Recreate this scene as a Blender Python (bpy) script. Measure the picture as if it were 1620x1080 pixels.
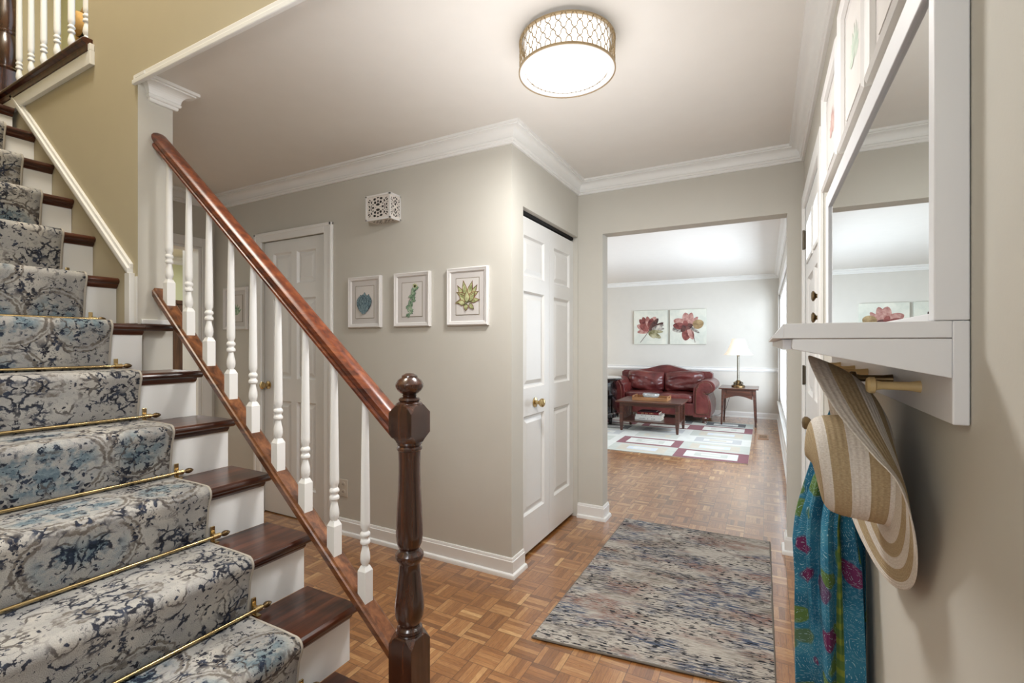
import bpy, bmesh, math, random
from mathutils import Vector, Matrix
random.seed(7)
PI = math.pi
for o in list(bpy.data.objects): bpy.data.objects.remove(o)
SC = bpy.context.scene
COL = SC.collection

# ---------------------------------------------------------------- camera, world, light, exposure
cam = bpy.data.objects.new('camera', bpy.data.cameras.new('camera')); COL.objects.link(cam)
cam.location = (0, 0, 1.26)
cam.rotation_euler = (PI/2, 0, math.radians(28.09))
cam.data.lens = 752/1620*36; cam.data.sensor_width = 36
cam.data.shift_y = 4.6/1620; cam.data.clip_start = .02
SC.camera = cam
SC.view_settings.view_transform = 'Standard'; SC.view_settings.look = 'None'
SC.view_settings.exposure = 0.22; SC.view_settings.gamma = 1; SC.view_settings.use_curve_mapping = False
w = bpy.data.worlds.new('world'); SC.world = w; w.use_nodes = True
w.node_tree.nodes['Background'].inputs[0].default_value = (.80, .90, 1, 1)
w.node_tree.nodes['Background'].inputs[1].default_value = 1.6
try:
    SC.cycles.max_bounces = 8; SC.cycles.diffuse_bounces = 5; SC.cycles.caustics_reflective = False; SC.cycles.caustics_refractive = False
    SC.cycles.sample_clamp_indirect = 6
except Exception: pass

def area(name, loc, rot, sx, sy, power, color, spread=PI):
    l = bpy.data.lights.new(name, 'AREA'); l.shape = 'RECTANGLE'; l.size = sx; l.size_y = sy
    l.energy = power; l.color = color; l.spread = spread
    o = bpy.data.objects.new(name, l); COL.objects.link(o); o.location = loc; o.rotation_euler = rot
    return o
def point(name, loc, power, color, r=.1):
    l = bpy.data.lights.new(name, 'POINT'); l.energy = power; l.color = color; l.shadow_soft_size = r
    o = bpy.data.objects.new(name, l); COL.objects.link(o); o.location = loc
    return o
area('daylight_living_window', (1.0, 6.3, 1.35), (0, PI/2, 0), 1.8, 3.0, 185, (.80, .90, 1))
area('living_rear_fill', (-4.0, 5.6, 1.5), (0, -PI/2, 0), 1.4, 1.8, 42, (.86, .93, 1))  # added fill in front of the windowless west wall
area('daylight_entry', (.6, 2.66, 1.8), (0, PI/2, 0), .5, .9, 9, (.85, .93, 1))
area('hall_rear_fill', (-.3, -1.9, 1.5), (PI/2+.25, 0, 0), 1.0, 1.6, 14, (.93, .96, 1))  # added soft fill from behind the camera, no window stands there
area('stairwell_lamp', (-2.3, .45, 4.95), (0, 0, 0), .8, .5, 68, (1, .93, .82))
area('hall_side_fill', (-.72, .0, 2.15), (0, 1.15, -.5), .7, .5, 17, (.95, .97, 1))  # added one-sided fill to brighten stairs and balusters, no fixture here
area('kitchen_lamp', (-5.6, 2.4, 2.40), (0, 0, 0), 1.2, 1.2, 80, (.93, .97, 1))
area('upper_hall_lamp', (-4.6, 1.6, 5.0), (0, 0, 0), .9, .4, 22, (1, .92, .78))

# ---------------------------------------------------------------- node helpers
def lin(c):
    c = c/255.0
    return c/12.92 if c <= .04045 else ((c+.055)/1.055)**2.4
def rgb(r, g, b): return (lin(r), lin(g), lin(b), 1)
class NT:
    def __init__(s, name, rough=.5, metal=0, coat=0, spec=.5):
        s.m = bpy.data.materials.new(name); s.m.use_nodes = True; s.t = s.m.node_tree
        s.b = s.t.nodes['Principled BSDF']; s.out = s.t.nodes['Material Output']
        s.b.inputs['Roughness'].default_value = rough; s.b.inputs['Metallic'].default_value = metal
        s.b.inputs['Coat Weight'].default_value = coat; s.b.inputs['Coat Roughness'].default_value = .12
        s.b.inputs['Specular IOR Level'].default_value = spec
    def n(s, ty, **k):
        x = s.t.nodes.new(ty)
        for a, v in k.items(): setattr(x, a, v)
        return x
    def put(s, sock, v):
        if v is None: return
        if isinstance(v, bpy.types.NodeSocket): s.t.links.new(v, sock)
        else: sock.default_value = v
    def math(s, op, a, b=0.0, c=None):
        x = s.n('ShaderNodeMath', operation=op); s.put(x.inputs[0], a); s.put(x.inputs[1], b)
        if c is not None: s.put(x.inputs[2], c)
        return x.outputs[0]
    def xyz(s, v):
        x = s.n('ShaderNodeSeparateXYZ'); s.put(x.inputs[0], v); return x.outputs
    def comb(s, x, y, z=0.0):
        c = s.n('ShaderNodeCombineXYZ'); s.put(c.inputs[0], x); s.put(c.inputs[1], y); s.put(c.inputs[2], z); return c.outputs[0]
    def coord(s, kind='Object'): return s.n('ShaderNodeTexCoord').outputs[kind]
    def pos(s): return s.n('ShaderNodeNewGeometry').outputs['Position']
    def mapping(s, v, scale=(1, 1, 1), rot=(0, 0, 0), loc=(0, 0, 0)):
        x = s.n('ShaderNodeMapping'); s.put(x.inputs[0], v); x.inputs[1].default_value = loc; x.inputs[2].default_value = rot; x.inputs[3].default_value = scale
        return x.outputs[0]
    def noise(s, v, scale=5, detail=3, rough=.5, dist=0.0, col=False):
        x = s.n('ShaderNodeTexNoise'); s.put(x.inputs['Vector'], v); x.inputs['Scale'].default_value = scale
        x.inputs['Detail'].default_value = detail; x.inputs['Roughness'].default_value = rough; x.inputs['Distortion'].default_value = dist
        return x.outputs[1 if col else 0]
    def voro(s, v, scale=5, feat='F1', out='Distance', rnd=1.0):
        x = s.n('ShaderNodeTexVoronoi', feature=feat); s.put(x.inputs['Vector'], v); x.inputs['Scale'].default_value = scale
        x.inputs['Randomness'].default_value = rnd
        return x.outputs[out]
    def white(s, v):
        x = s.n('ShaderNodeTexWhiteNoise'); s.put(x.inputs['Vector'], v); return x.outputs[0]
    def ramp(s, f, stops, interp='LINEAR'):
        x = s.n('ShaderNodeValToRGB'); s.put(x.inputs[0], f); x.color_ramp.interpolation = interp
        e = x.color_ramp.elements
        e[0].position, e[0].color = stops[0]; e[1].position, e[1].color = stops[-1]
        for p, c in stops[1:-1]:
            q = e.new(p); q.color = c
        return x.outputs[0]
    def step(s, f, a, b):   # smooth 0..1 between a and b
        x = s.n('ShaderNodeMapRange'); s.put(x.inputs[0], f); x.inputs[1].default_value = a; x.inputs[2].default_value = b
        x.inputs[3].default_value = 0; x.inputs[4].default_value = 1; return x.outputs[0]
    def mix(s, f, a, b, mode='MIX'):
        x = s.n('ShaderNodeMix', data_type='RGBA', blend_type=mode); s.put(x.inputs[0], f); s.put(x.inputs[6], a); s.put(x.inputs[7], b)
        return x.outputs[2]
    def vadd(s, a, b, sc=None):
        x = s.n('ShaderNodeVectorMath', operation='ADD' if sc is None else 'MULTIPLY_ADD')
        if sc is None: s.put(x.inputs[0], a); s.put(x.inputs[1], b)
        else: s.put(x.inputs[0], b); x.inputs[1].default_value = (sc, sc, sc); s.put(x.inputs[2], a)
        return x.outputs[0]
    def bump(s, h, st=.3, d=.01):
        x = s.n('ShaderNodeBump'); s.put(x.inputs['Height'], h); x.inputs['Strength'].default_value = st; x.inputs['Distance'].default_value = d
        s.put(s.b.inputs['Normal'], x.outputs[0])
    def base(s, c): s.put(s.b.inputs['Base Color'], c); return s

def flat(name, c, rough=.5, metal=0, coat=0, bump=0, bscale=60, spec=.5, var=.04):
    t = NT(name, rough, metal, coat, spec)
    n = t.noise(t.coord(), 9, 3)
    d = tuple(max(0, x*(1-var)) for x in c[:3])+(1,); l = tuple(min(1, x*(1+var)) for x in c[:3])+(1,)
    t.base(t.ramp(n, [(.3, d), (.7, l)]))
    if bump: t.bump(t.noise(t.coord(), bscale, 3), bump, .002)
    return t.m
def emit(name, c, st):
    t = NT(name, .6); t.base(c); t.put(t.b.inputs['Emission Color'], c); t.b.inputs['Emission Strength'].default_value = st; return t.m
def wood(name, dark, mid, light, rough=.3, coat=.3, axis=0, scale=1.0):
    t = NT(name, rough, 0, coat)
    sc = [38*scale]*3; sc[axis] = 2.2*scale
    v = t.mapping(t.coord(), tuple(sc))
    n = t.noise(v, 1.0, 6, .62, .4)
    n2 = t.noise(t.coord(), 4, 2)
    c = t.ramp(n, [(.32, dark), (.5, mid), (.68, light)])
    t.base(t.mix(t.step(n2, .35, .75), c, dark)); t.b.inputs['Coat Roughness'].default_value = .15
    c2 = t.mix(.35, c, t.mix(t.step(n2, .35, .75), c, dark)); t.base(c2)
    t.bump(n, .12, .001)
    return t.m
M = {}
M['wall'] = flat('wall_paint_greige', rgb(199, 196, 187), .75, bump=.05, bscale=180, var=.01)
M['lrwall'] = flat('wall_paint_pale_grey', rgb(210, 207, 200), .75, bump=.05, bscale=180, var=.01)
M['khaki'] = flat('wall_khaki_warm_light', rgb(184, 174, 148), .75, bump=.05, bscale=180, var=.01)  # yellow of the upstairs lamp's light mixed into the wall colour
M['green'] = flat('wall_paint_pale_green', rgb(205, 206, 165), .75, var=.01)
M['ceil'] = flat('ceiling_paint', rgb(226, 223, 218), .85, bump=.04, bscale=220, var=.01)
M['trim'] = flat('trim_paint_white', rgb(233, 233, 231), .38, var=.01)
M['door'] = flat('door_paint_white', rgb(230, 230, 228), .42, var=.01)
M['white'] = flat('white_lacquer', rgb(226, 227, 230), .42, var=.01)
M['frame'] = flat('white_frame', rgb(222, 220, 218), .55, spec=.25, var=.01)
M['mat'] = flat('mat_board', rgb(205, 201, 198), .9, spec=.1, var=.02)
M['paper'] = flat('print_paper', rgb(212, 208, 204), .9, spec=.1, var=.02)
M['gilt'] = flat('thin_gold_line', rgb(120, 108, 82), .5)
M['dark'] = flat('dark_gap', rgb(20, 19, 18), .9)
M['brass'] = flat('polished_brass', rgb(200, 176, 128), .24, 1)
M['oldbrass'] = flat('antique_brass', rgb(120, 100, 72), .35, 1)
M['bronze'] = flat('bronze_hinge', rgb(92, 84, 72), .4, .8)
M['peg'] = flat('maple_peg', rgb(205, 180, 130), .45)
M['rwood'] = wood('mahogany_rail', rgb(56, 22, 10), rgb(110, 52, 25), rgb(146, 80, 42), .30, .0, 0)
M['nwood'] = wood('newel_walnut', rgb(26, 11, 6), rgb(62, 33, 19), rgb(84, 48, 28), .26, .6, 2)
M['twood'] = wood('tread_walnut', rgb(30, 12, 6), rgb(72, 35, 19), rgb(102, 56, 32), .30, .25, 1)
M['swood'] = wood('shoe_rail_oak', rgb(60, 32, 17), rgb(110, 66, 38), rgb(142, 92, 56), .28, .4, 0)
M['cwood'] = wood('table_cherry', rgb(40, 18, 12), rgb(72, 38, 26), rgb(98, 56, 40), .3, .4, 0)
M['kwood'] = wood('hutch_wood', rgb(34, 20, 12), rgb(62, 38, 24), rgb(84, 56, 36), .4, .2, 2)
M['traywood'] = wood('tray_wood', rgb(110, 74, 44), rgb(150, 104, 66), rgb(186, 140, 96), .4, .2, 0)
M['black'] = flat('black_lacquer', rgb(12, 12, 13), .07, 0, .8)
M['chrome'] = flat('pewter', rgb(120, 118, 108), .25, 1)
M['mirror'] = flat('mirror_silver', rgb(238, 242, 240), 0.0, 1, var=0)
M['shade'] = emit('lamp_shade_cloth', rgb(246, 232, 212), .3)
M['bulbglow'] = emit('fixture_diffuser', rgb(255, 252, 246), 3)
M['drumglow'] = emit('fixture_drum', rgb(255, 250, 242), .95)
M['lattice'] = flat('champagne_metal', rgb(160, 140, 108), .4, .5)
M['rubber'] = flat('hat_band_black', rgb(14, 13, 13), .8)
M['lens'] = flat('outlet_plastic', rgb(205, 198, 186), .4)

def glass_mat():
    t = NT('window_glass', .05)
    tr = t.n('ShaderNodeBsdfTransparent'); gl = t.n('ShaderNodeBsdfGlossy'); gl.inputs[1].default_value = .02
    mx = t.n('ShaderNodeMixShader'); mx.inputs[0].default_value = .08
    t.t.links.new(tr.outputs[0], mx.inputs[1]); t.t.links.new(gl.outputs[0], mx.inputs[2]); t.t.links.new(mx.outputs[0], t.out.inputs[0])
    return t.m
M['glass'] = glass_mat()
def crystal():
    t = NT('cut_glass', .04); t.base((.9, .95, .93, 1)); t.b.inputs['Transmission Weight'].default_value = .75; t.b.inputs['IOR'].default_value = 1.45; return t.m
M['crystal'] = crystal()

def parquet():
    t = NT('finger_parquet', .3, 0, 1.0); t.b.inputs['Coat Roughness'].default_value = .2; t.b.inputs['Coat IOR'].default_value = 1.75
    p = t.xyz(t.pos())
    S = .1145
    px = t.math('DIVIDE', t.math('ADD', p[0], 11.12), S); py = t.math('DIVIDE', t.math('ADD', p[1], 11.465), S)
    cx = t.math('FLOOR', px); cy = t.math('FLOOR', py)
    fx = t.math('FRACT', px); fy = t.math('FRACT', py)
    par = t.math('MODULO', t.math('ADD', cx, cy), 2.0)
    par = t.math('GREATER_THAN', par, .5)
    def sel(a, b): return t.math('ADD', t.math('MULTIPLY', a, par), t.math('MULTIPLY', b, t.math('SUBTRACT', 1.0, par)))
    ac = sel(fx, fy); al = sel(fy, fx)
    f5 = t.math('MULTIPLY', ac, 5.0); fi = t.math('FLOOR', f5); ff = t.math('FRACT', f5)
    r = t.white(t.comb(cx, cy, fi)); r2 = t.white(t.comb(cy, cx, 7.3))
    r3 = t.math('ADD', t.math('MULTIPLY', r, .72), t.math('MULTIPLY', r2, .28))
    gv = t.comb(t.math('MULTIPLY', ac, 9.0), t.math('MULTIPLY', al, 1.3), t.math('ADD', t.math('MULTIPLY', r, 50.0), cx))
    g = t.noise(gv, 2.2, 5, .6, .6)
    c = t.ramp(r3, [(.0, rgb(116, 74, 38)), (.3, rgb(152, 102, 55)), (.62, rgb(170, 118, 68)), (.85, rgb(192, 146, 94)), (1, rgb(222, 182, 126))])
    c = t.mix(t.step(g, .35, .75), c, t.mix(1.0, c, (.62, .5, .42, 1), 'MULTIPLY'))
    e1 = t.math('MINIMUM', ff, t.math('SUBTRACT', 1.0, ff)); e1 = t.math('DIVIDE', e1, 5.0)
    e2 = t.math('MINIMUM', al, t.math('SUBTRACT', 1.0, al)); e3 = t.math('MINIMUM', e2, t.math('MINIMUM', ac, t.math('SUBTRACT', 1.0, ac)))
    g1 = t.math('SUBTRACT', 1.0, t.step(e1, .002, .012)); g2 = t.math('SUBTRACT', 1.0, t.step(e3, .003, .02))
    c = t.mix(t.math('MULTIPLY', g1, .45), c, rgb(58, 30, 14)); c = t.mix(t.math('MULTIPLY', g2, .6), c, rgb(44, 24, 12))
    t.base(c); t.put(t.b.inputs['Roughness'], t.math('ADD', .22, t.math('MULTIPLY', g, .16)))
    t.bump(t.math('SUBTRACT', t.math('MULTIPLY', g, .15), g2), .12, .001)
    return t.m
M['parquet'] = parquet()

def runner():
    t = NT('runner_pile', .95, 0, 0, .1)
    uv = t.coord('UV'); q = t.xyz(uv)
    W = .34
    u = t.math('ABSOLUTE', t.math('SUBTRACT', q[0], W)); v = t.math('PINGPONG', t.math('ADD', q[1], .1), .62)
    P0 = t.comb(u, v)
    P = t.vadd(P0, t.noise(P0, 14, 3, .6, 0, True), .055)
    Pf = t.vadd(P0, t.noise(uv, 60, 3, .6, 0, True), .022)
    Pf2 = t.vadd(Pf, t.noise(P0, 11, 2, .5, 0, True), .10)
    basen = t.noise(uv, 300, 2); basem = t.noise(P0, 9, 4, .6)
    c = t.ramp(basem, [(.3, rgb(158, 158, 158)), (.5, rgb(180, 178, 174)), (.7, rgb(200, 196, 188))])
    d = t.voro(P, 4.3, rnd=.6)
    d2 = t.voro(Pf, 4.3, rnd=.6)
    # soft blue fields inside medallions
    blue = t.math('MULTIPLY', t.math('SUBTRACT', 1.0, t.step(d2, .28, .42)), t.step(t.noise(Pf, 9, 4, .7), .42, .52))
    c = t.mix(t.math('MULTIPLY', blue, .85), c, t.ramp(t.noise(Pf, 55, 2), [(.35, rgb(82, 108, 124)), (.65, rgb(128, 150, 160))]))
    # taupe double outlines of the medallions
    def band(x, a, wd): return t.math('SUBTRACT', 1.0, t.step(t.math('ABSOLUTE', t.math('SUBTRACT', x, a)), wd*.5, wd))
    br = t.step(t.noise(Pf, 22, 3, .6), .36, .50)
    ln = t.math('MULTIPLY', t.math('MAXIMUM', band(d2, .43, .026), band(d2, .49, .018)), br)
    c = t.mix(t.math('MULTIPLY', ln, .8), c, rgb(104, 96, 88))
    # grey-brown scroll work
    s1 = t.voro(Pf2, 16, 'DISTANCE_TO_EDGE', rnd=1); sc = t.math('MULTIPLY', t.math('SUBTRACT', 1.0, t.step(s1, .035, .075)), t.step(t.noise(P0, 8.5, 2), .50, .58))
    c = t.mix(t.math('MULTIPLY', sc, .85), c, rgb(86, 80, 78))
    # navy motifs : clusters of leaf shaped marks and curls
    m1 = t.noise(Pf, 38, 3, .6, 1.2); mk = t.step(m1, .565, .59)
    m2 = t.voro(t.vadd(P0, t.noise(P0, 50, 2, .5, 0, True), .04), 48, rnd=1); mk2 = t.math('MULTIPLY', t.math('SUBTRACT', 1.0, t.step(m2, .27, .33)), t.step(t.noise(P0, 10, 2), .50, .56))
    s2 = t.voro(Pf2, 24, 'DISTANCE_TO_EDGE', rnd=.9); sc2 = t.math('MULTIPLY', t.math('SUBTRACT', 1.0, t.step(s2, .05, .10)), t.step(t.noise(t.vadd(P0, (3.1, 1.7, 0)), 7.5, 2), .53, .60))
    nv = t.math('MAXIMUM', t.math('MAXIMUM', t.math('MULTIPLY', mk, t.step(t.noise(P0, 6, 2), .42, .5)), mk2), sc2)
    c = t.mix(t.math('MULTIPLY', nv, .93), c, t.ramp(t.noise(uv, 40, 2), [(.4, rgb(22, 26, 42)), (.65, rgb(48, 58, 78))]))
    c = t.mix(t.math('MULTIPLY', t.step(basen, .3, .7), .28), c, t.mix(1.0, c, (.55, .55, .56, 1), 'MULTIPLY'))
    t.base(c); t.bump(t.noise(uv, 420, 2), .6, .003)
    return t.m
M['runner'] = runner()
M['binding'] = flat('runner_binding', rgb(176, 170, 160), .95, var=.05)

def hallrug():
    t = NT('hall_rug_pile', .95, 0, 0, .1)
    uv = t.coord('UV')
    a = t.noise(t.mapping(uv, (14, 95, 1)), 1, 4, .65)            # dashes
    b = t.noise(t.mapping(uv, (22, 190, 1)), 1, 2, .6)
    big = t.noise(t.mapping(uv, (2.2, 5.5, 1)), 1, 4, .65); big2 = t.noise(t.mapping(uv, (2.5, 7, 1), loc=(5, 3, 0)), 1, 4, .65); big3 = t.noise(t.mapping(uv, (2.0, 6, 1), loc=(9, 8, 0)), 1, 4, .65)
    c = t.ramp(b, [(.3, rgb(150, 142, 134)), (.5, rgb(182, 176, 168)), (.7, rgb(204, 198, 188))])
    c = t.mix(t.math('MULTIPLY', t.step(big, .46, .56), t.step(a, .46, .53)), c, rgb(78, 90, 112))
    c = t.mix(t.math('MULTIPLY', t.step(big2, .50, .62), t.step(b, .44, .54)), c, rgb(138, 104, 94))
    c = t.mix(t.math('MULTIPLY', t.step(big3, .50, .66), t.step(a, .40, .56)), c, rgb(116, 108, 98))
    dk = t.math('MULTIPLY', t.step(t.noise(t.mapping(uv, (26, 105, 1), loc=(2, 1, 0)), 1, 2, .5), .555, .585), t.step(t.noise(t.mapping(uv, (3, 8, 1), loc=(1, 4, 0)), 1, 3), .40, .50))
    c = t.mix(dk, c, rgb(46, 48, 54))
    c = t.mix(t.math('MULTIPLY', t.step(t.noise(uv, 380, 2), .35, .7), .35), c, t.mix(1.0, c, (.62, .62, .62, 1), 'MULTIPLY'))
    t.base(c); t.bump(t.noise(uv, 420, 2), .5, .003)
    return t.m
M['hallrug'] = hallrug(); M['rugedge'] = flat('rug_edge', rgb(112, 106, 98), .95)

def leather():
    t = NT('oxblood_leather', .3, 0, .25)
    v = t.coord(); n = t.noise(v, 5, 4, .6)
    t.base(t.ramp(n, [(.3, rgb(68, 25, 26)), (.55, rgb(98, 42, 40)), (.8, rgb(124, 64, 54))]))
    t.bump(t.math('ADD', t.noise(v, 9, 2, .5, 1.2), t.math('MULTIPLY', t.noise(v, 90, 2), .08)), .35, .02)
    return t.m
M['leather'] = leather()
def straw(name, c1, c2):
    t = NT(name, .85, 0, 0, .2)
    q = t.xyz(t.coord('UV'))
    s = t.math('SINE', t.math('MULTIPLY', q[1], 2*PI/.0075))
    k = t.noise(t.comb(t.math('MULTIPLY', q[0], 400.0), t.math('MULTIPLY', q[1], 260.0)), 1, 2)
    t.base(t.mix(t.step(k, .3, .7), c1, c2)); t.bump(t.math('ADD', t.math('MULTIPLY', s, .5), k), .5, .0012)
    return t.m
M['strawtan'] = straw('straw_tan', rgb(158, 138, 108), rgb(180, 162, 130))
M['strawwhite'] = straw('straw_white', rgb(200, 192, 182), rgb(222, 216, 208))
M['strawgold'] = straw('straw_gold', rgb(190, 148, 90), rgb(210, 172, 112))
def scarf():
    t = NT('printed_scarf', .8, 0, 0, .2)
    uv = t.coord('UV'); P = t.vadd(uv, t.noise(uv, 12, 2, .5, 0, True), .06)
    c = t.ramp(t.noise(uv, 9, 3), [(.35, rgb(30, 84, 112)), (.55, rgb(46, 112, 140)), (.75, rgb(78, 138, 158))])
    v1 = t.voro(P, 17); pick = t.voro(P, 17, out='Color'); pc = t.xyz(pick)
    c = t.mix(t.math('MULTIPLY', t.math('SUBTRACT', 1.0, t.step(v1, .36, .42)), t.step(pc[0], .52, .56)), c, rgb(98, 40, 80))
    c = t.mix(t.math('MULTIPLY', t.math('SUBTRACT', 1.0, t.step(v1, .38, .44)), t.step(pc[1], .60, .64)), c, rgb(84, 112, 60))
    q = t.xyz(uv)
    s = t.math('SINE', t.math('MULTIPLY', t.math('ADD', v1, t.math('MULTIPLY', q[0], .6)), 130.0)); dots = t.math('MULTIPLY', t.step(s, .75, .95), t.step(t.noise(uv, 190, 1), .5, .56))
    c = t.mix(t.math('MULTIPLY', dots, .75), c, rgb(170, 200, 208))
    # yellow green borders and a dark leaf chain
    b = t.math('ABSOLUTE', t.math('SUBTRACT', q[0], t.math('ADD', .245, t.math('MULTIPLY', q[1], -.035))))
    saw = t.math('ABSOLUTE', t.math('SINE', t.math('MULTIPLY', q[1], 95.0)))
    b2 = t.math('ABSOLUTE', t.math('SUBTRACT', q[0], .312)); leafy = t.math('MULTIPLY', t.math('SUBTRACT', 1.0, t.step(b2, .011, .013)), t.step(saw, .35, .6))
    c = t.mix(t.math('SUBTRACT', 1.0, t.step(t.math('ABSOLUTE', t.math('SUBTRACT', q[0], .312)), .026, .03)), c, rgb(44, 120, 152))
    c = t.mix(leafy, c, rgb(22, 40, 34))
    c = t.mix(t.math('SUBTRACT', 1.0, t.step(b, .011, .014)), c, t.mix(t.step(saw, .5, .7), rgb(126, 140, 60), rgb(92, 118, 62)))
    gr = t.step(q[0], .372, .38)
    c = t.mix(gr, c, t.mix(t.math('SUBTRACT', 1.0, t.step(t.voro(uv, 26), .3, .38)), rgb(82, 92, 56), rgb(22, 28, 24)))
    t.base(c); t.bump(t.noise(uv, 120, 2), .3, .002)
    return t.m
M['scarf'] = scarf()
def paint(name, c, c2, sc=9, rough=.7):
    t = NT(name, rough); t.base(t.ramp(t.noise(t.coord(), sc, 4, .6, .4), [(.35, c), (.65, c2)])); return t.m
M['canvas'] = paint('canvas_ground', rgb(202, 206, 196), rgb(222, 222, 210), 5)
M['petal_red'] = paint('petal_red', rgb(88, 32, 32), rgb(146, 84, 78), 14)
M['petal_pink'] = paint('petal_pink', rgb(148, 92, 86), rgb(198, 160, 150), 12)
M['petal_dark'] = paint('petal_dark', rgb(48, 26, 26), rgb(112, 72, 66), 12)
M['petal_olive'] = paint('petal_olive', rgb(104, 98, 60), rgb(188, 182, 150), 12)
M['petal_tan'] = paint('petal_tan', rgb(128, 104, 70), rgb(176, 152, 112), 12)
M['petal_grey'] = paint('petal_grey', rgb(90, 84, 80), rgb(206, 200, 190), 12)
M['suc_blue'] = paint('succulent_blue', rgb(92, 118, 130), rgb(140, 164, 172), 60)
M['suc_bluedk'] = paint('succulent_blue_dark', rgb(30, 46, 58), rgb(60, 84, 96), 60)
M['suc_green'] = paint('succulent_green', rgb(100, 132, 108), rgb(176, 196, 168), 40)
M['suc_greendk'] = paint('succulent_green_dark', rgb(60, 92, 72), rgb(120, 150, 124), 40)
M['suc_lime'] = paint('succulent_lime', rgb(128, 136, 84), rgb(206, 208, 160), 40)
M['suc_limedk'] = paint('succulent_lime_dark', rgb(52, 58, 34), rgb(120, 124, 80), 40)
M['suc_rust'] = paint('succulent_rust', rgb(128, 58, 38), rgb(186, 122, 90), 40)
M['print_faint'] = paint('print_faint', rgb(170, 186, 170), rgb(206, 212, 200), 20)
M['print_rose'] = paint('print_rose', rgb(170, 120, 116), rgb(214, 190, 182), 20)
for k, c in dict(rug_cream=(196, 196, 190), rug_ivory=(176, 178, 170), rug_grey=(170, 170, 170), rug_burg=(124, 82, 88), rug_char=(92, 92, 94), rug_tan=(182, 174, 160), rug_blue=(186, 192, 198)).items():
    M[k] = flat(k, rgb(*c), .95, bump=.3, bscale=200, var=.05)
M['book_white'] = flat('book_white', rgb(218, 218, 212), .5); M['book_red'] = flat('book_red', rgb(110, 22, 28), .45); M['book_black'] = flat('book_black', rgb(24, 24, 28), .4)
M['pages'] = flat('book_pages', rgb(206, 196, 176), .8); M['ink'] = flat('ink_grey', rgb(110, 108, 106), .8)

def chime_mat():
    t = NT('pierced_white', .45)
    p = t.xyz(t.coord('UV'))
    ax = t.math('ABSOLUTE', t.math('SUBTRACT', p[0], .5)); az = t.math('ABSOLUTE', t.math('SUBTRACT', p[1], .5))
    q = t.comb(ax, az)
    v = t.voro(t.vadd(q, t.noise(q, 12, 2, .5, 0, True), .06), 9, 'DISTANCE_TO_EDGE')
    r = t.math('SQRT', t.math('ADD', t.math('MULTIPLY', ax, ax), t.math('MULTIPLY', az, az)))
    hole = t.math('MULTIPLY', t.step(v, .13, .16), t.math('SUBTRACT', 1.0, t.step(t.math('MAXIMUM', ax, az), .41, .43)))
    hole = t.math('MULTIPLY', hole, t.step(r, .05, .07))
    t.base(t.mix(hole, rgb(222, 216, 210), rgb(24, 22, 22)))
    return t.m
M['chime'] = chime_mat()

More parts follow.
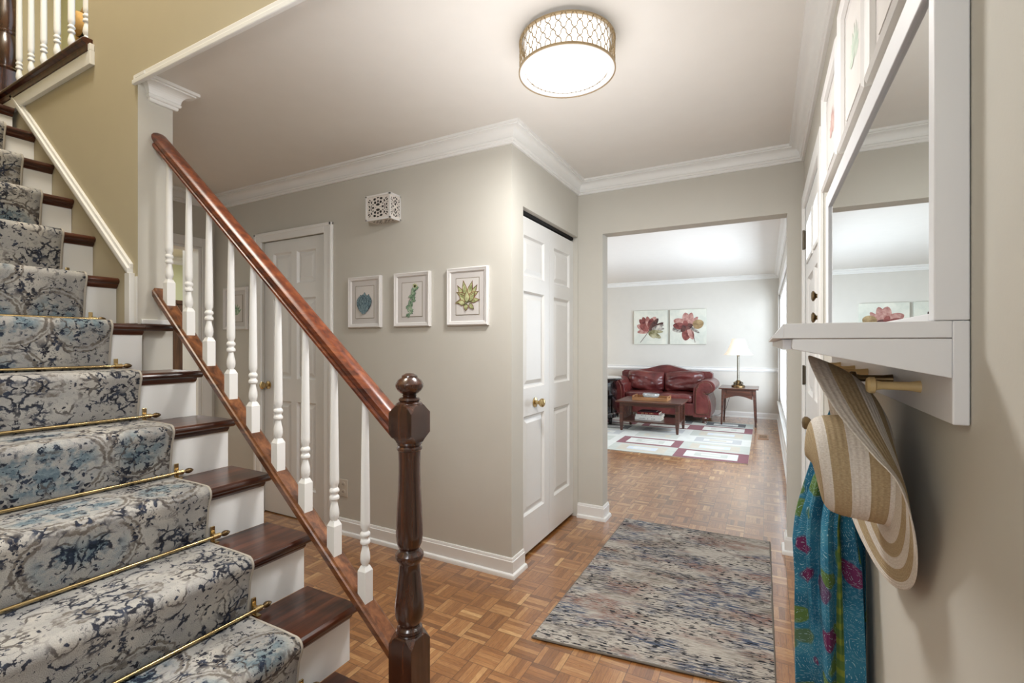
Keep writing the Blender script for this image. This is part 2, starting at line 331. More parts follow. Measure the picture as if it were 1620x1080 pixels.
# ---------------------------------------------------------------- mesh helpers
class MB:
    def __init__(s): s.v = []; s.f = []; s.mi = []; s.uv = []
    def face(s, idx, m=0, uv=None): s.f.append(idx); s.mi.append(m); s.uv.append(uv)
    def box(s, x0, x1, y0, y1, z0, z1, m=0, faces=None):
        b = len(s.v)
        s.v += [(x0, y0, z0), (x1, y0, z0), (x1, y1, z0), (x0, y1, z0), (x0, y0, z1), (x1, y0, z1), (x1, y1, z1), (x0, y1, z1)]
        F = [(0, 3, 2, 1), (4, 5, 6, 7), (0, 1, 5, 4), (1, 2, 6, 5), (2, 3, 7, 6), (3, 0, 4, 7)]   # bottom top -y +x +y -x
        U = [(0, 0), (1, 0), (1, 1), (0, 1)]
        for i, f in enumerate(F):
            s.face([b+k for k in f], m if faces is None else faces.get(i, m), U)
        return s
    def hexa(s, pts, m=0):
        b = len(s.v); s.v += [tuple(p) for p in pts]
        for f in [(0, 3, 2, 1), (4, 5, 6, 7), (0, 1, 5, 4), (1, 2, 6, 5), (2, 3, 7, 6), (3, 0, 4, 7)]: s.face([b+k for k in f], m)
        return s
    def prism(s, poly, axis, a, b, m=0):        # poly: list of 2d points; axis the extrusion axis
        n = len(poly); k = len(s.v)
        def mk(p, t): return {0: (t, p[0], p[1]), 1: (p[0], t, p[1]), 2: (p[0], p[1], t)}[axis]
        s.v += [mk(p, a) for p in poly]+[mk(p, b) for p in poly]
        s.face(list(range(k, k+n))[::-1], m); s.face(list(range(k+n, k+2*n)), m)
        for i in range(n): j = (i+1) % n; s.face([k+i, k+j, k+n+j, k+n+i], m)
        return s
    def rings(s, rings, closed=True, caps=True, m=0, mfun=None):
        k = len(s.v); n = len(rings[0])
        for r in rings: s.v += [tuple(p) for p in r]
        for i in range(len(rings)-1):
            for j in range(n if closed else n-1):
                j2 = (j+1) % n
                s.face([k+i*n+j, k+i*n+j2, k+(i+1)*n+j2, k+(i+1)*n+j], mfun(i) if mfun else m)
        if caps:
            s.face([k+j for j in range(n)][::-1], m); s.face([k+(len(rings)-1)*n+j for j in range(n)], m)
        return s
    def lathe(s, prof, c=(0, 0, 0), axis=2, seg=20, m=0, caps=True, rot0=0, mfun=None):
        R = []
        for r, h in prof:
            ring = []
            for i in range(seg):
                a = 2*PI*i/seg+rot0
                if axis == 2: ring.append((c[0]+r*math.cos(a), c[1]+r*math.sin(a), c[2]+h))
                elif axis == 0: ring.append((c[0]+h, c[1]+r*math.cos(a), c[2]+r*math.sin(a)))
                else: ring.append((c[0]+r*math.sin(a), c[1]+h, c[2]+r*math.cos(a)))
            R.append(ring)
        return s.rings(R, True, caps, m, mfun)
    def tube(s, pts, r, seg=8, m=0, closed=False):
        P = [Vector(p) for p in pts]; R = []
        n = len(P)
        for i in range(n):
            a = P[(i-1) % n] if (closed or i > 0) else P[i]; b = P[(i+1) % n] if (closed or i < n-1) else P[i]
            t = (b-a).normalized(); up = Vector((0, 0, 1)) if abs(t.z) < .9 else Vector((1, 0, 0))
            u = t.cross(up).normalized(); w_ = u.cross(t)
            rr = r[i] if isinstance(r, (list, tuple)) else r
            R.append([tuple(P[i]+u*math.cos(2*PI*k/seg)*rr+w_*math.sin(2*PI*k/seg)*rr) for k in range(seg)])
        if closed: R.append(R[0])
        return s.rings(R, True, not closed, m)
    def sweep(s, prof, path, m=0, closed=False):     # prof (out, up); path [(x,y)], out = right of travel; z from prof
        n = len(path); R = []
        for i in range(n):
            p = Vector(path[i]); d1 = d2 = None
            if i > 0 or closed: d1 = (p-Vector(path[i-1])).normalized()
            if i < n-1 or closed: d2 = (Vector(path[(i+1) % n])-p).normalized()
            if d1 is None: d1 = d2
            if d2 is None: d2 = d1
            n1 = Vector((d1.y, -d1.x)); n2 = Vector((d2.y, -d2.x)); mt = (n1+n2)/(1+n1.dot(n2))
            R.append([(p.x+mt.x*o, p.y+mt.y*o, z) for o, z in prof])
        if closed: R.append(R[0])
        return s.rings(R, True, not closed, m)
    def grid(s, nu, nv, fn, m=0, uvf=None, mfun=None):
        k = len(s.v)
        for i in range(nu+1):
            for j in range(nv+1): s.v.append(tuple(fn(i/nu, j/nv)))
        for i in range(nu):
            for j in range(nv):
                a = k+i*(nv+1)+j; idx = [a, a+nv+1, a+nv+2, a+1]
                uv = None
                if uvf: uv = [uvf(i/nu, j/nv), uvf((i+1)/nu, j/nv), uvf((i+1)/nu, (j+1)/nv), uvf(i/nu, (j+1)/nv)]
                s.face(idx, mfun(i, j) if mfun else m, uv)
        return s
    def build(s, name, mats, parent=None, smooth=False, bevel=0, bseg=2, fix=True):
        me = bpy.data.meshes.new(name); me.from_pydata(s.v, [], s.f)
        if not isinstance(mats, (list, tuple)): mats = [mats]
        for m in mats: me.materials.append(M[m])
        uvl = me.uv_layers.new(name='uv')
        for p, mi, uv in zip(me.polygons, s.mi, s.uv):
            p.material_index = mi; p.use_smooth = bool(smooth)
            if uv:
                for li, c in zip(p.loop_indices, uv): uvl.data[li].uv = c
        if fix:
            bm = bmesh.new(); bm.from_mesh(me); bmesh.ops.recalc_face_normals(bm, faces=bm.faces); bm.to_mesh(me); bm.free()
        if smooth:
            try: me.set_sharp_from_angle(angle=math.radians(smooth if smooth is not True else 40))
            except Exception: pass
        o = bpy.data.objects.new(name, me); COL.objects.link(o)
        if bevel:
            b = o.modifiers.new('bevel', 'BEVEL'); b.width = bevel; b.segments = bseg; b.limit_method = 'ANGLE'; b.angle_limit = math.radians(35)
        if parent:
            o.parent = parent
            r = parent
            while r.parent: r = r.parent
            if r.type == 'EMPTY': o.matrix_parent_inverse = r.matrix_basis.inverted()
        return o
def struct(o): o['kind'] = 'structure'; return o
def tag(o, label, cat, group=None, kind=None):
    o['label'] = label; o['category'] = cat
    if group: o['group'] = group
    if kind: o['kind'] = kind
    return o
def thing(name, label, cat, loc, group=None):
    o = bpy.data.objects.new(name, None); COL.objects.link(o); o.location = loc; o.empty_display_size = .1
    return tag(o, label, cat, group)
def copy_tree(o, parent=None):
    c = o.copy(); COL.objects.link(c)
    if parent: c.parent = parent; c.matrix_parent_inverse = o.matrix_parent_inverse.copy()
    for ch in o.children: copy_tree(ch, c)
    return c

# ================================================================ SETTING
XC, YP, YO, XR = -1.216, 2.274, 3.307, .20      # closet wall, picture wall, opening wall, right wall
YS0, YS1 = 1.07, 1.21                            # stair wall faces
XW = -3.96                                       # far west hall wall
YB = 9.10                                        # living room back wall
struct(MB().box(-8, .30, -2.2, 9.3, -.1, 0).build('floor', 'parquet'))
# first-floor ceilings (hall + living room) and slab
c = MB().box(XW-4.1, .30, YS1, YO+.12, 2.44, 2.70).box(-.9, .30, -2.2, YS1, 2.44, 2.70)
struct(c.build('ceiling', ['ceil']))
struct(MB().box(-4.4, .30, YO+.12, 9.3, 2.44, 2.6).build('ceiling', 'ceil'))
struct(MB().box(-8, -.8, -.1, 2.2, 5.1, 5.2).build('ceiling', 'ceil'))
struct(MB().box(-8, -2.85, YS1, 2.0, 2.70, 2.72).box(-8, -4.02, .02, YS1, 2.60, 2.72).build('floor', 'twood'))
# stair wall, near face in the warm-tinted khaki
sw = MB()
sw.box(-2.91, -2.438, YS0, YS1, 0, 2.44, 0, {2: 1}).box(-8, -2.91, YS0, YS1, 0, 2.60, 0, {2: 1})
struct(sw.build('wall_stair', ['wall', 'khaki']))
up = MB().box(-2.91, -.9, YS0, YS1, 2.44, 5.1, 0, {0: 1})
struct(up.build('wall_upper_stair', ['khaki', 'ceil']))
struct(MB().box(-8, -2.91, 2.0, 2.1, 2.70, 5.1).build('wall_upper_hall', 'green'))
struct(MB().box(-8, -.9, -.1, .02, 0, 5.1).build('wall_south', 'khaki'))
struct(MB().box(-.9, -.8, -.1, YS1, 2.44, 5.1).build('wall_upper_east', 'khaki'))
struct(MB().box(-6.1, -6.0, .02, 2.0, 2.70, 5.1).build('wall_upper_west', 'khaki'))
# picture wall with door hole, closet wall, opening wall
pw = MB().box(-2.66, XC, YP, YP+.12, 0, 2.44).box(XW-.1, -3.35, YP, YP+.12, 0, 2.44).box(-3.35, -2.66, YP, YP+.12, 2.03, 2.44)
struct(pw.build('wall_picture', 'wall'))
cw = MB().box(XC-.10, XC, YP+.12, 2.41, 0, 2.44).box(XC-.10, XC, 2.41, YO, 2.045, 2.44)
struct(cw.build('wall_closet', 'wall'))
struct(MB().box(-2.0, -1.9, YP+.12, YO, 0, 2.44).build('wall_closet_back', 'wall'))
ow = MB().box(-2.0, -1.03, YO, YO+.12, 0, 2.44).box(.115, .30, YO, YO+.12, 0, 2.44).box(-1.03, .115, YO, YO+.12, 2.05, 2.44).box(-4.4, -2.0, YO, YO+.12, 0, 2.44)
struct(ow.build('wall_opening', 'wall'))
# right (east) wall
ew = MB().box(XR, .30, -2.2, 2.27, 0, 2.44).box(XR, .30, 3.16, YO, 0, 2.44).box(XR, .30, 2.27, 3.16, 2.035, 2.44)
struct(ew.build('wall_east', 'wall'))
struct(MB().box(-1.0, .30, -2.3, -2.2, 0, 2.44).box(-1.0, -.9, -2.2, -.1, 0, 2.44).build('wall_rear', 'wall'))
# west hall wall with doorway, kitchen beyond
ww = MB().box(XW-.12, XW, 2.17, YP, 0, 2.44).box(XW-.12, XW, YS1, 1.30, 0, 2.44).box(XW-.12, XW, 1.30, 2.17, 2.03, 2.44)
struct(ww.build('wall_west', 'wall'))
struct(MB().box(-7.2, -7.1, YS1, 5.2, 0, 2.44).box(-7.1, -4.4, 5.1, 5.2, 0, 2.44).build('wall_kitchen', 'green'))
struct(MB().box(-4.5, -4.4, YP+.12, 5.1, 0, 2.44).build('wall_kitchen_east', 'lrwall'))
struct(MB().box(-8, -4.4, YO+.12, 5.2, 2.44, 2.5).build('ceiling', 'ceil'))
# living room
struct(MB().box(-4.4, .30, YB, YB+.1, 0, 2.44).build('wall_living_back', 'lrwall'))
struct(MB().box(-4.4, -4.3, YO+.12, YB, 0, 2.44).build('wall_living_west', 'lrwall'))
XL = .195
le = MB().box(XL, .30, YO+.12, 4.9, 0, 2.44).box(XL, .30, 8.85, YB, 0, 2.44).box(XL, .30, 4.9, 8.85, 0, .33).box(XL, .30, 4.9, 8.85, 2.06, 2.44)
struct(le.build('wall_living_east', 'lrwall'))
# window
wf = MB()
for y in (4.9, 6.17, 7.49, 8.78): wf.box(.205, .26, y, y+.07, .33, 2.06)
wf.box(.205, .26, 4.9, 8.85, .33, .40).box(.205, .26, 4.9, 8.85, 1.99, 2.06).box(.22, .25, 4.9, 8.85, 1.18, 1.22)
wo = struct(wf.build('window_1', 'trim', bevel=.004))
MB().box(.232, .238, 4.95, 8.8, .38, 2.0).build('window_pane', 'glass', wo)
MB().box(.165, .205, 4.82, 8.93, .30, .332).box(.180, .205, 4.82, 8.93, .24, .30).build('window_sill', 'trim', wo, bevel=.004)
MB().box(.178, XL, 4.82, 4.90, .33, 2.13).box(.178, XL, 8.85, 8.93, .33, 2.13).box(.178, XL, 4.82, 8.93, 2.06, 2.13).build('window_casing', 'trim', wo, bevel=.004)

# crown mouldings
def crownprof(d, o, z=2.44):
    pts = [(0, -d), (.012, -d), (.015, -d+.004), (.015, -d+.014), (.021, -d+.016), (.024, -d+.021), (.024, -d+.027), (.020, -d+.030)]
    for i in range(8):
        a = i/7*PI/2
        pts.append((.022+(o-.040)*(1-math.cos(a)), -d+.031+(d-.051)*math.sin(a)))
    pts += [(o-.012, -.020), (o-.012, -.014), (o, -.013), (o, 0), (0, 0)]
    return [(a, z+b) for a, b in pts]
CP = crownprof(.092, .078)
struct(MB().sweep(CP, [(XW, YS1), (XW, YP), (XC, YP), (XC, YO), (XR, YO), (XR, -2.2)]).build('trim_1', 'trim', smooth=30))
CP2 = crownprof(.075, .07)
struct(MB().sweep(CP2, [(-4.3, YO+.12), (-4.3, YB), (XL, YB), (XL, YO+.12)]).build('trim_2', 'trim', smooth=30))
cpt = MB(); cpt.rings([[(-2.4379, 1.121-o*.8, z), (-2.438+o, 1.121-o*.8, z), (-2.438+o, 1.212+o, z), (-2.4379, 1.212+o, z)] for o, z in [(max(a, .0004), b) for a, b in CP[:-1]]])
struct(cpt.build('trim_3', 'trim'))
struct(MB().sweep(CP, [(-4.4, 5.1), (-7.1, 5.1), (-7.1, YS1)][::-1]).build('trim_4', 'trim', smooth=30))
# baseboards
BP = [(0, .102), (.006, .102), (.010, .094), (.010, .088), (.014, .085), (.014, .024), (.026, .020), (.030, .010), (.030, 0), (0, 0)]
def baseb(n, path): struct(MB().sweep(BP, path).build('baseboard_'+n, 'trim', smooth=30))
baseb('picture', [(-2.575, YP), (XC, YP), (XC, 2.41)])
baseb('picture_west', [(XW, 2.25), (XW, YP), (-3.43, YP)])
baseb('opening', [(XC+.0, YO), (-1.03, YO), (-1.03, YO+.12)])
baseb('opening_east', [(.115, YO+.12), (.115, YO), (XR, YO), (XR, 3.24)])
baseb('east', [(XR, 2.19), (XR, -2.2)])
baseb('living', [(-4.3, YO+.12), (-4.3, YB), (XL, YB), (XL, YO+.12), (.115, YO+.12)])
RP = [(0, .79), (.010, .79), (.014, .80), (.022, .815), (.014, .83), (.012, .845), (.020, .858), (.020, .865), (0, .865)]
struct(MB().sweep(RP, [(-4.3, YO+.12), (-4.3, YB), (XL, YB), (XL, 8.93)]).build('trim_5', 'trim', smooth=30))
# fascia at the edge of the stairwell opening and the sloped moulding on the stair wall
struct(MB().box(-2.91+.45, -.9, 1.056, 1.072, 2.402, 2.422).box(-2.91+.45, -.9, 1.062, 1.072, 2.422, 2.445).build('trim_6', ['trim'], bevel=.003))
def slope(x): return 1.556+(x+2.509)*-.832
sk = MB()
for (o1, o2, th) in ((0, .016, .016), (.016, .034, .024), (.034, .050, .014)):
    xa, xb = -2.475, -3.84
    za, zb = 1.552, 2.668
    k = 1.30
    sk.hexa([(xa, YS0-th, za+o1*k), (xa, YS0, za+o1*k), (xb, YS0, zb+o1*k), (xb, YS0-th, zb+o1*k), (xa, YS0-th, za+o2*k), (xa, YS0, za+o2*k), (xb, YS0, zb+o2*k), (xb, YS0-th, zb+o2*k)])
struct(sk.build('trim_7', 'trim', bevel=.002))
struct(MB().box(-2.505, -2.462, YS0-.022, YS0, 1.352, 1.575).box(-2.462, -2.4375, YS0-.004, YS0+.0, 1.352, 1.56).build('trim_8', 'trim', bevel=.003))
struct(MB().box(-2.438, -2.424, YS0+.01, YS1-.01, 1.35, 1.372).build('trim_9', 'trim', bevel=.003))
# doorway casing of the west wall and the white return behind it
cs = MB().box(XW, XW+.018, 2.17, 2.245, 0, 2.10).box(XW, XW+.018, 1.225, 1.30, 0, 2.10).box(XW, XW+.018, 1.30, 2.17, 2.03, 2.10)
cs.box(XW-.14, XW, 2.15, 2.172, 0, 2.03).box(XW-.14, XW, 1.30, 2.15, 2.01, 2.032)
struct(cs.build('trim_10', 'trim', bevel=.003))
struct(MB().box(-4.215, XW-.14, 2.165, 2.26, 0, 2.44).build('wall_kitchen_return', 'trim'))

# ---------------------------------------------------------------- doors
def panel_leaf(mb, w0, w1, z0, z1, panels, face, depth, put):
    """stiles, rails and raised fields; put(a,b,lo,hi,z0,z1) adds a box with a..b across and lo..hi in depth"""
    xs = sorted(set([w0, w1]+[p[0] for p in panels]+[p[1] for p in panels])); zs = sorted(set([z0, z1]+[p[2] for p in panels]+[p[3] for p in panels]))
    for i in range(len(xs)-1):
        for j in range(len(zs)-1):
            cx, cz = (xs[i]+xs[i+1])/2, (zs[j]+zs[j+1])/2
            if any(p[0] < cx < p[1] and p[2] < cz < p[3] for p in panels): continue
            put(xs[i], xs[i+1], face, face+depth, zs[j], zs[j+1])
    for p in panels:
        put(p[0], p[1], face+depth*.45 if depth > 0 else face+depth*.45, face+depth, p[2], p[3])
def bevel_panel(mb, p, mk, d0, d1):     # sloped ring + raised field, mk(a, depth, z)
    k = .022
    a0, a1, z0, z1 = p
    L = [((a0, a1, z0, z1), d0), ((a0+.012, a1-.012, z0+.012, z1-.012), d1), ((a0+.020, a1-.020, z0+.020, z1-.020), d1), ((a0+.045, a1-.045, z0+.045, z1-.045), d0+(d1-d0)*.35)]
    rs = [[mk(q[0], d, q[2]), mk(q[1], d, q[2]), mk(q[1], d, q[3]), mk(q[0], d, q[3])] for q, d in L]
    b = len(mb.v)
    for r in rs: mb.v += r
    for i in range(len(rs)-1):
        for j in range(4):
            j2 = (j+1) % 4; mb.face([b+i*4+j, b+i*4+j2, b+(i+1)*4+j2, b+(i+1)*4+j])
    mb.face([b+(len(rs)-1)*4+j for j in range(4)])
# door_1 in the picture wall : six panels
d = MB()
pn = []
for (a, b) in ((-3.245, -3.045), (-2.985, -2.785)):
    pn += [(a, b, .22, .845), (a, b, 1.01, 1.595), (a, b, 1.70, 1.935)]
panel_leaf(d, -3.345, -2.665, .008, 2.025, pn, YP+.02, .035, lambda a, b, lo, hi, z0, z1: d.box(a, b, lo, hi, z0, z1))
for p in pn: bevel_panel(d, p, lambda a, dd, z: (a, dd, z), YP+.02, YP+.036)
d1 = struct(d.build('door_1', 'door', fix=False))
MB().box(-2.665, -2.585, YP-.016, YP, 0, 2.09).box(-3.425, -3.345, YP-.016, YP, 0, 2.09).box(-3.345, -2.665, YP-.016, YP, 2.025, 2.09)\
    .box(-2.610, -2.588, YP-.022, YP, 0, 2.09).box(-3.422, -3.400, YP-.022, YP, 0, 2.09).box(-3.425, -2.585, YP-.022, YP, 2.068, 2.09).build('door_casing', 'trim', d1, bevel=.004)
KN = [(.0, 0), (.030, 0), (.030, .006), (.012, .010), (.011, .030), (.020, .036), (.027, .046), (.027, .056), (.018, .064), (0, .066)]
MB().lathe([(r, -h) for r, h in KN], (-3.30, YP+.02, .955), 1, 16).build('door_knob', 'brass', d1, smooth=True)
for z in (.24, 1.79): MB().box(-2.672, -2.660, YP+.004, YP+.022, z-.045, z+.045).lathe([(.006, -.05), (.006, .05)], (-2.666, YP+.004, z), 2, 8).build('hinge', 'bronze', d1)
# door_2 the bifold closet door
y0, ym, y1 = 2.415, 2.862, 3.300
XF = XC-.035
door2 = None
for i, (a, b) in enumerate(((y0, ym-.002), (ym+.002, y1))):
    d = MB(); pn = [(a+.075, b-.075, .245, .835), (a+.075, b-.075, 1.00, 1.575), (a+.075, b-.075, 1.665, 1.905)]
    panel_leaf(d, a, b, .022, 2.012, pn, XF, -.030, lambda p, q, lo, hi, zz0, zz1: d.box(min(lo, hi), max(lo, hi), p, q, zz0, zz1))
    for p in pn: bevel_panel(d, p, lambda p_, dd, z: (dd, p_, z), XF, XF-.014)
    if i == 0:
        door2 = struct(d.build('door_2', 'door', fix=False))
    else: d.build('door_leaf', 'door', door2, fix=False)
MB().lathe(KN, (XF, 2.64, .905), 0, 16).build('door_knob', 'brass', door2, smooth=True)
MB().box(XF-.03, XF, y0, y1, 2.025, 2.045).build('door_gap', 'dark', door2)  # dark strip standing in for the shade in the gap over the leaves
struct(MB().box(XC-.10, XC-.001, 2.405, 2.4145, 0, 2.045).box(XC-.10, XC-.0, 3.301, YO-.001, 0, 2.045).build('trim_11', 'wall'))
# door_3 front door in the east wall
XD = .200
d = MB()
ys = [2.27, 2.37, 2.60, 2.71, 3.03, 3.16]
pn = [(2.37, 2.61, .24, .84), (2.70, 3.03, .24, .84), (2.37, 2.61, 1.0, 1.62), (2.70, 3.03, 1.0, 1.62)]
hl = [(2.37, 2.60, 1.71, 1.915), (2.71, 3.03, 1.71, 1.915)]
xs = sorted(set([2.275, 3.155]+[q for p in pn+hl for q in p[:2]])); zs = sorted(set([.01, 2.03]+[q for p in pn+hl for q in p[2:]]))
for i in range(len(xs)-1):
    for j in range(len(zs)-1):
        cx, cz = (xs[i]+xs[i+1])/2, (zs[j]+zs[j+1])/2
        if any(p[0] < cx < p[1] and p[2] < cz < p[3] for p in hl): continue
        if any(p[0] < cx < p[1] and p[2] < cz < p[3] for p in pn): d.box(XD+.018, XD+.04, xs[i], xs[i+1], zs[j], zs[j+1]); continue
        d.box(XD, XD+.04, xs[i], xs[i+1], zs[j], zs[j+1])
for p in pn: bevel_panel(d, p, lambda p_, dd, z: (dd, p_, z), XD, XD+.016)
d3 = struct(d.build('door_3', 'door', fix=False))
g = MB()
for a, b, z0, z1 in hl:
    g.box(XD+.018, XD+.022, a, b, z0, z1)
g.build('door_pane', 'glass', d3)
g = MB()
for a, b, z0, z1 in hl:
    g.box(XD-.006, XD+.010, a-.012, a+.006, z0-.012, z1+.012).box(XD-.006, XD+.010, b-.006, b+.012, z0-.012, z1+.012).box(XD-.006, XD+.010, a, b, z0-.012, z0+.006).box(XD-.006, XD+.010, a, b, z1-.006, z1+.012)
g.build('pane_moulding', 'trim', d3)
for z in (.284, 1.087, 1.851): MB().box(.192, .200, 3.148, 3.168, z-.05, z+.05).lathe([(.007, -.055), (.007, .055)], (.190, 3.158, z), 2, 8).build('hinge', 'bronze', d3)
for z in (1.462, 1.372): MB().lathe([(r*.8, -h*.5) for r, h in KN], (XD, 2.345, z), 0, 12).build('deadbolt', 'oldbrass', d3, smooth=True)
MB().lathe([(r, -h) for r, h in KN], (XD, 2.345, .93), 0, 14).build('door_knob', 'oldbrass', d3, smooth=True)
MB().box(.184, XR, 2.195, 2.275, 0, 2.11).box(.184, XR, 3.155, 3.235, 0, 2.11).box(.184, XR, 2.275, 3.155, 2.03, 2.11).build('door_casing', 'trim', d3, bevel=.004)

# ================================================================ STAIRCASE
RX = [None, -1.02, -1.25, -1.48, -1.71, -1.94, -2.17, -2.40, -2.628, -2.859, -3.09, -3.321, -3.552, -3.783, -4.02]
TZ = [0, .186, .378, .570, .762, .954, 1.146, 1.348, 1.562, 1.776, 1.989, 2.203, 2.416, 2.60, 2.72]
YN, YF = .022, 1.182
st = thing('staircase', 'dark wood staircase with white risers climbing up to the left', 'staircase', (-1.0, .6, 0))
for j in range(1, 14):
    ye = YF if j < 7 else YS0-.001 if j < 13 else 1.048
    if j == 1: ye = 1.105
    nx, z = RX[j]+.032, TZ[j]; bk = RX[j+1]+.001
    th = .028
    prof = [(bk, z-th), (nx-.012, z-th), (nx-.003, z-th+.006), (nx, z-th/2), (nx-.003, z-.006), (nx-.012, z), (bk, z)]
    t_ = MB().prism(prof, 1, YN, ye)
    cv = [(RX[j], z-th), (RX[j]+.018, z-th), (RX[j]+.016, z-th-.008), (RX[j]+.007, z-th-.018), (RX[j], z-th-.020)]
    t_.prism(cv, 1, YN, ye-(.018 if j < 7 else 0))
    if j == 7: t_.prism([(-2.437, z-th), (nx-.012, z-th), (nx-.003, z-th+.006), (nx, z-th/2), (nx-.003, z-.006), (nx-.012, z), (-2.437, z)], 1, ye, YF)
    t_.build('tread', 'twood', st, bevel=.0015)
    MB().box(RX[j]-.014, RX[j], YN, min(ye, 1.168), TZ[j-1]+.0005, z-th-.0005).build('riser', 'trim', st)
MB().box(RX[14]-.014, RX[14], YN, 1.048, TZ[13], 2.699).build('riser', 'trim', st)
# carriage below the steps
pl = [(RX[1]-.02, .001)]
for j in range(1, 7): pl += [(RX[j]-.02, TZ[j]-.03), (RX[j+1]-.016, TZ[j]-.03)]
pl += [(RX[7]-.016, TZ[6]-.28), (RX[2]-.02, .001)]
MB().prism(pl, 1, .20, .24).build('stringer', 'trim', st)

# runner carpet with binding
rp = []
for j in range(1, 14):
    nx, z = RX[j]+.032, TZ[j]; t_ = .009
    rp.append((RX[j]+t_, TZ[j-1]+t_+.003)); rp.append((RX[j]+t_+.003, TZ[j-1]+.022)); rp.append((nx-.006, z-.060))
    for k in range(7):
        a = -PI/2*.25+k/6*(PI/2*1.25); rp.append((nx-.013+(.013+t_)*math.cos(a), z-.014+(.014+t_)*math.sin(a)))
    rp.append((nx-.07, z+t_+.0015)); rp.append((RX[j+1]+t_+.006, z+t_))
ds = [0]
for a, b in zip(rp, rp[1:]): ds.append(ds[-1]+math.dist(a, b))
YR0, YR1 = .265, .945
mb = MB(); NY = 24
for i, (x, z) in enumerate(rp):
    for j in range(NY+1): mb.v.append((x, YR0+(YR1-YR0)*j/NY, z))
for i in range(len(rp)-1):
    for j in range(NY):
        a = i*(NY+1)+j; u0, u1 = .68*j/NY, .68*(j+1)/NY
        mb.face([a, a+NY+1, a+NY+2, a+1], 0, [(u0, ds[i]), (u0, ds[i+1]), (u1, ds[i+1]), (u1, ds[i])])
ru = mb.build('stair_runner', 'runner', smooth=60)
sm = ru.modifiers.new('thick', 'SOLIDIFY'); sm.thickness = .0075; sm.offset = 0
tag(ru, 'cream patterned carpet runner with navy and blue medallions laid down the staircase', 'carpet runner')
for y in (YR0, YR1): MB().tube([(x, y, z) for x, z in rp], .0058, 6).build('edge_binding', 'binding', ru, smooth=True)

# stair rods
names = {2: 'lowest', 3: 'second', 4: 'third', 5: 'fourth', 6: 'fifth', 7: 'sixth'}
ords = ['', '', 'first', 'second', 'third', 'fourth', 'fifth', 'sixth', 'seventh', 'eighth', 'ninth', 'tenth', 'eleventh', 'twelfth']
rod0 = None
for j in range(2, 14):
    jj = j+0
    x, z = RX[jj]+.026, TZ[jj-1]+.024
    lab = 'brass stair rod across the runner, %s visible rod up from the bottom' % ords[j] if j < 9 else 'brass stair rod high on the runner, %s rod up from the bottom' % ords[j]
    if rod0 is None:
        rod0 = thing('stair_rod', lab, 'stair rod', (x, .6, z), 'brass stair rods holding the runner')
        MB().lathe([(.0055, -.385), (.0055, .385)], (x, .605, z), 1, 10).build('rod', 'brass', rod0, smooth=True)
        for s in (1, -1):
            yc = .605+s*.368
            MB().box(x-.0255, x-.019, yc-.007, yc+.007, z-.022, z+.030).lathe([(.0, -.012), (.0095, -.012), (.0095, .012), (0, .012)], (x, yc, z), 1, 10).box(x-.024, x-.004, yc-.005, yc+.005, z-.007, z+.007)\
                .box(x-.022, x+.008, yc-.007, yc+.007, z-.0238, z-.019).build('bracket', 'brass', rod0, bevel=.001)
            MB().lathe([(0, s*.012), (.005, s*.012), (.0045, s*.017), (.009, s*.024), (.0105, s*.031), (.008, s*.040), (.003, s*.047), (0, s*.048)], (x, yc, z), 1, 12).build('finial', 'oldbrass', rod0, smooth=True)
        rx0 = (x, z)
    else:
        r = copy_tree(rod0); r.location = (x, .6, z); r['label'] = lab

# ---------------------------------------------------------------- balustrade
YB_ = 1.155
rl = thing('stair_railing', 'mahogany handrail on white turned balusters with dark wood newel post', 'railing', (-1.0, YB_, 0))
def zh(x): return 1.567-.838*(x+1.7)     # handrail centre
def zs_(x): return .868-.855*(x+1.7)      # shoe rail centre
def sloped(mb, prof, x0, x1, zf, plumb0=True):
    # prof: (dy, dz) ring swept from x0 to x1
    R = []
    for x in (x0, (x0+x1)/2, x1): R.append([(x, YB_+a, zf(x)+b) for a, b in prof])
    return mb.rings(R)
hp = [(-.030, -.030), (.030, -.030), (.030, -.020), (.024, -.014), (.030, -.004), (.034, .008), (.033, .020), (.024, .031), (.010, .036), (-.010, .036), (-.024, .031), (-.033, .020), (-.034, .008), (-.030, -.004), (-.024, -.014), (-.030, -.020)]
h = MB(); sloped(h, hp, -2.436, -1.022, zh)
h.build('handrail', 'rwood', rl, smooth=30)
sp = [(-.030, -.020), (.030, -.020), (.030, .012), (.022, .018), (-.022, .018), (-.026, .010), (-.031, .006), (-.031, -.010)]
h = MB(); sloped(h, sp, -2.436, -1.022, zs_)
h.build('shoe_rail', 'swood', rl, smooth=20)
def baluster_mesh(mb, x, y, zb, zt, lowcut=0, s=.017):
    # zb height of block foot at centre
    mb.hexa([(x-s, y-s, zb-lowcut), (x+s, y-s, zb-lowcut), (x+s, y+s, zb-lowcut), (x-s, y+s, zb-lowcut), (x-s, y-s, zb+.088), (x+s, y-s, zb+.088), (x+s, y+s, zb+.088), (x-s, y+s, zb+.088)])
    k = len(mb.v)
    mb.hexa([(x-s, y-s, zb+.088), (x+s, y-s, zb+.088), (x+s, y+s, zb+.088), (x-s, y+s, zb+.088), (x-s*.6, y-s*.6, zb+.104), (x+s*.6, y-s*.6, zb+.104), (x+s*.6, y+s*.6, zb+.104), (x-s*.6, y+s*.6, zb+.104)])
    pr = [(.0105, .100), (.0105, .106), (.0145, .114), (.0160, .126), (.0150, .142), (.0115, .158), (.0095, .168), (.0095, .172), (.0155, .177), (.0165, .182), (.0150, .188), (.0115, .192), (.0115, .196), (.0155, .201), (.0165, .206), (.0150, .212), (.0110, .217), (.0120, .224), (.0150, .231), (.0152, .245)]
    L = zt-zb
    pr += [(.0148, L*.45), (.0125, L*.75), (.0098, L)]
    mb.lathe(pr, (x, y, zb), 2, 16)
    return mb
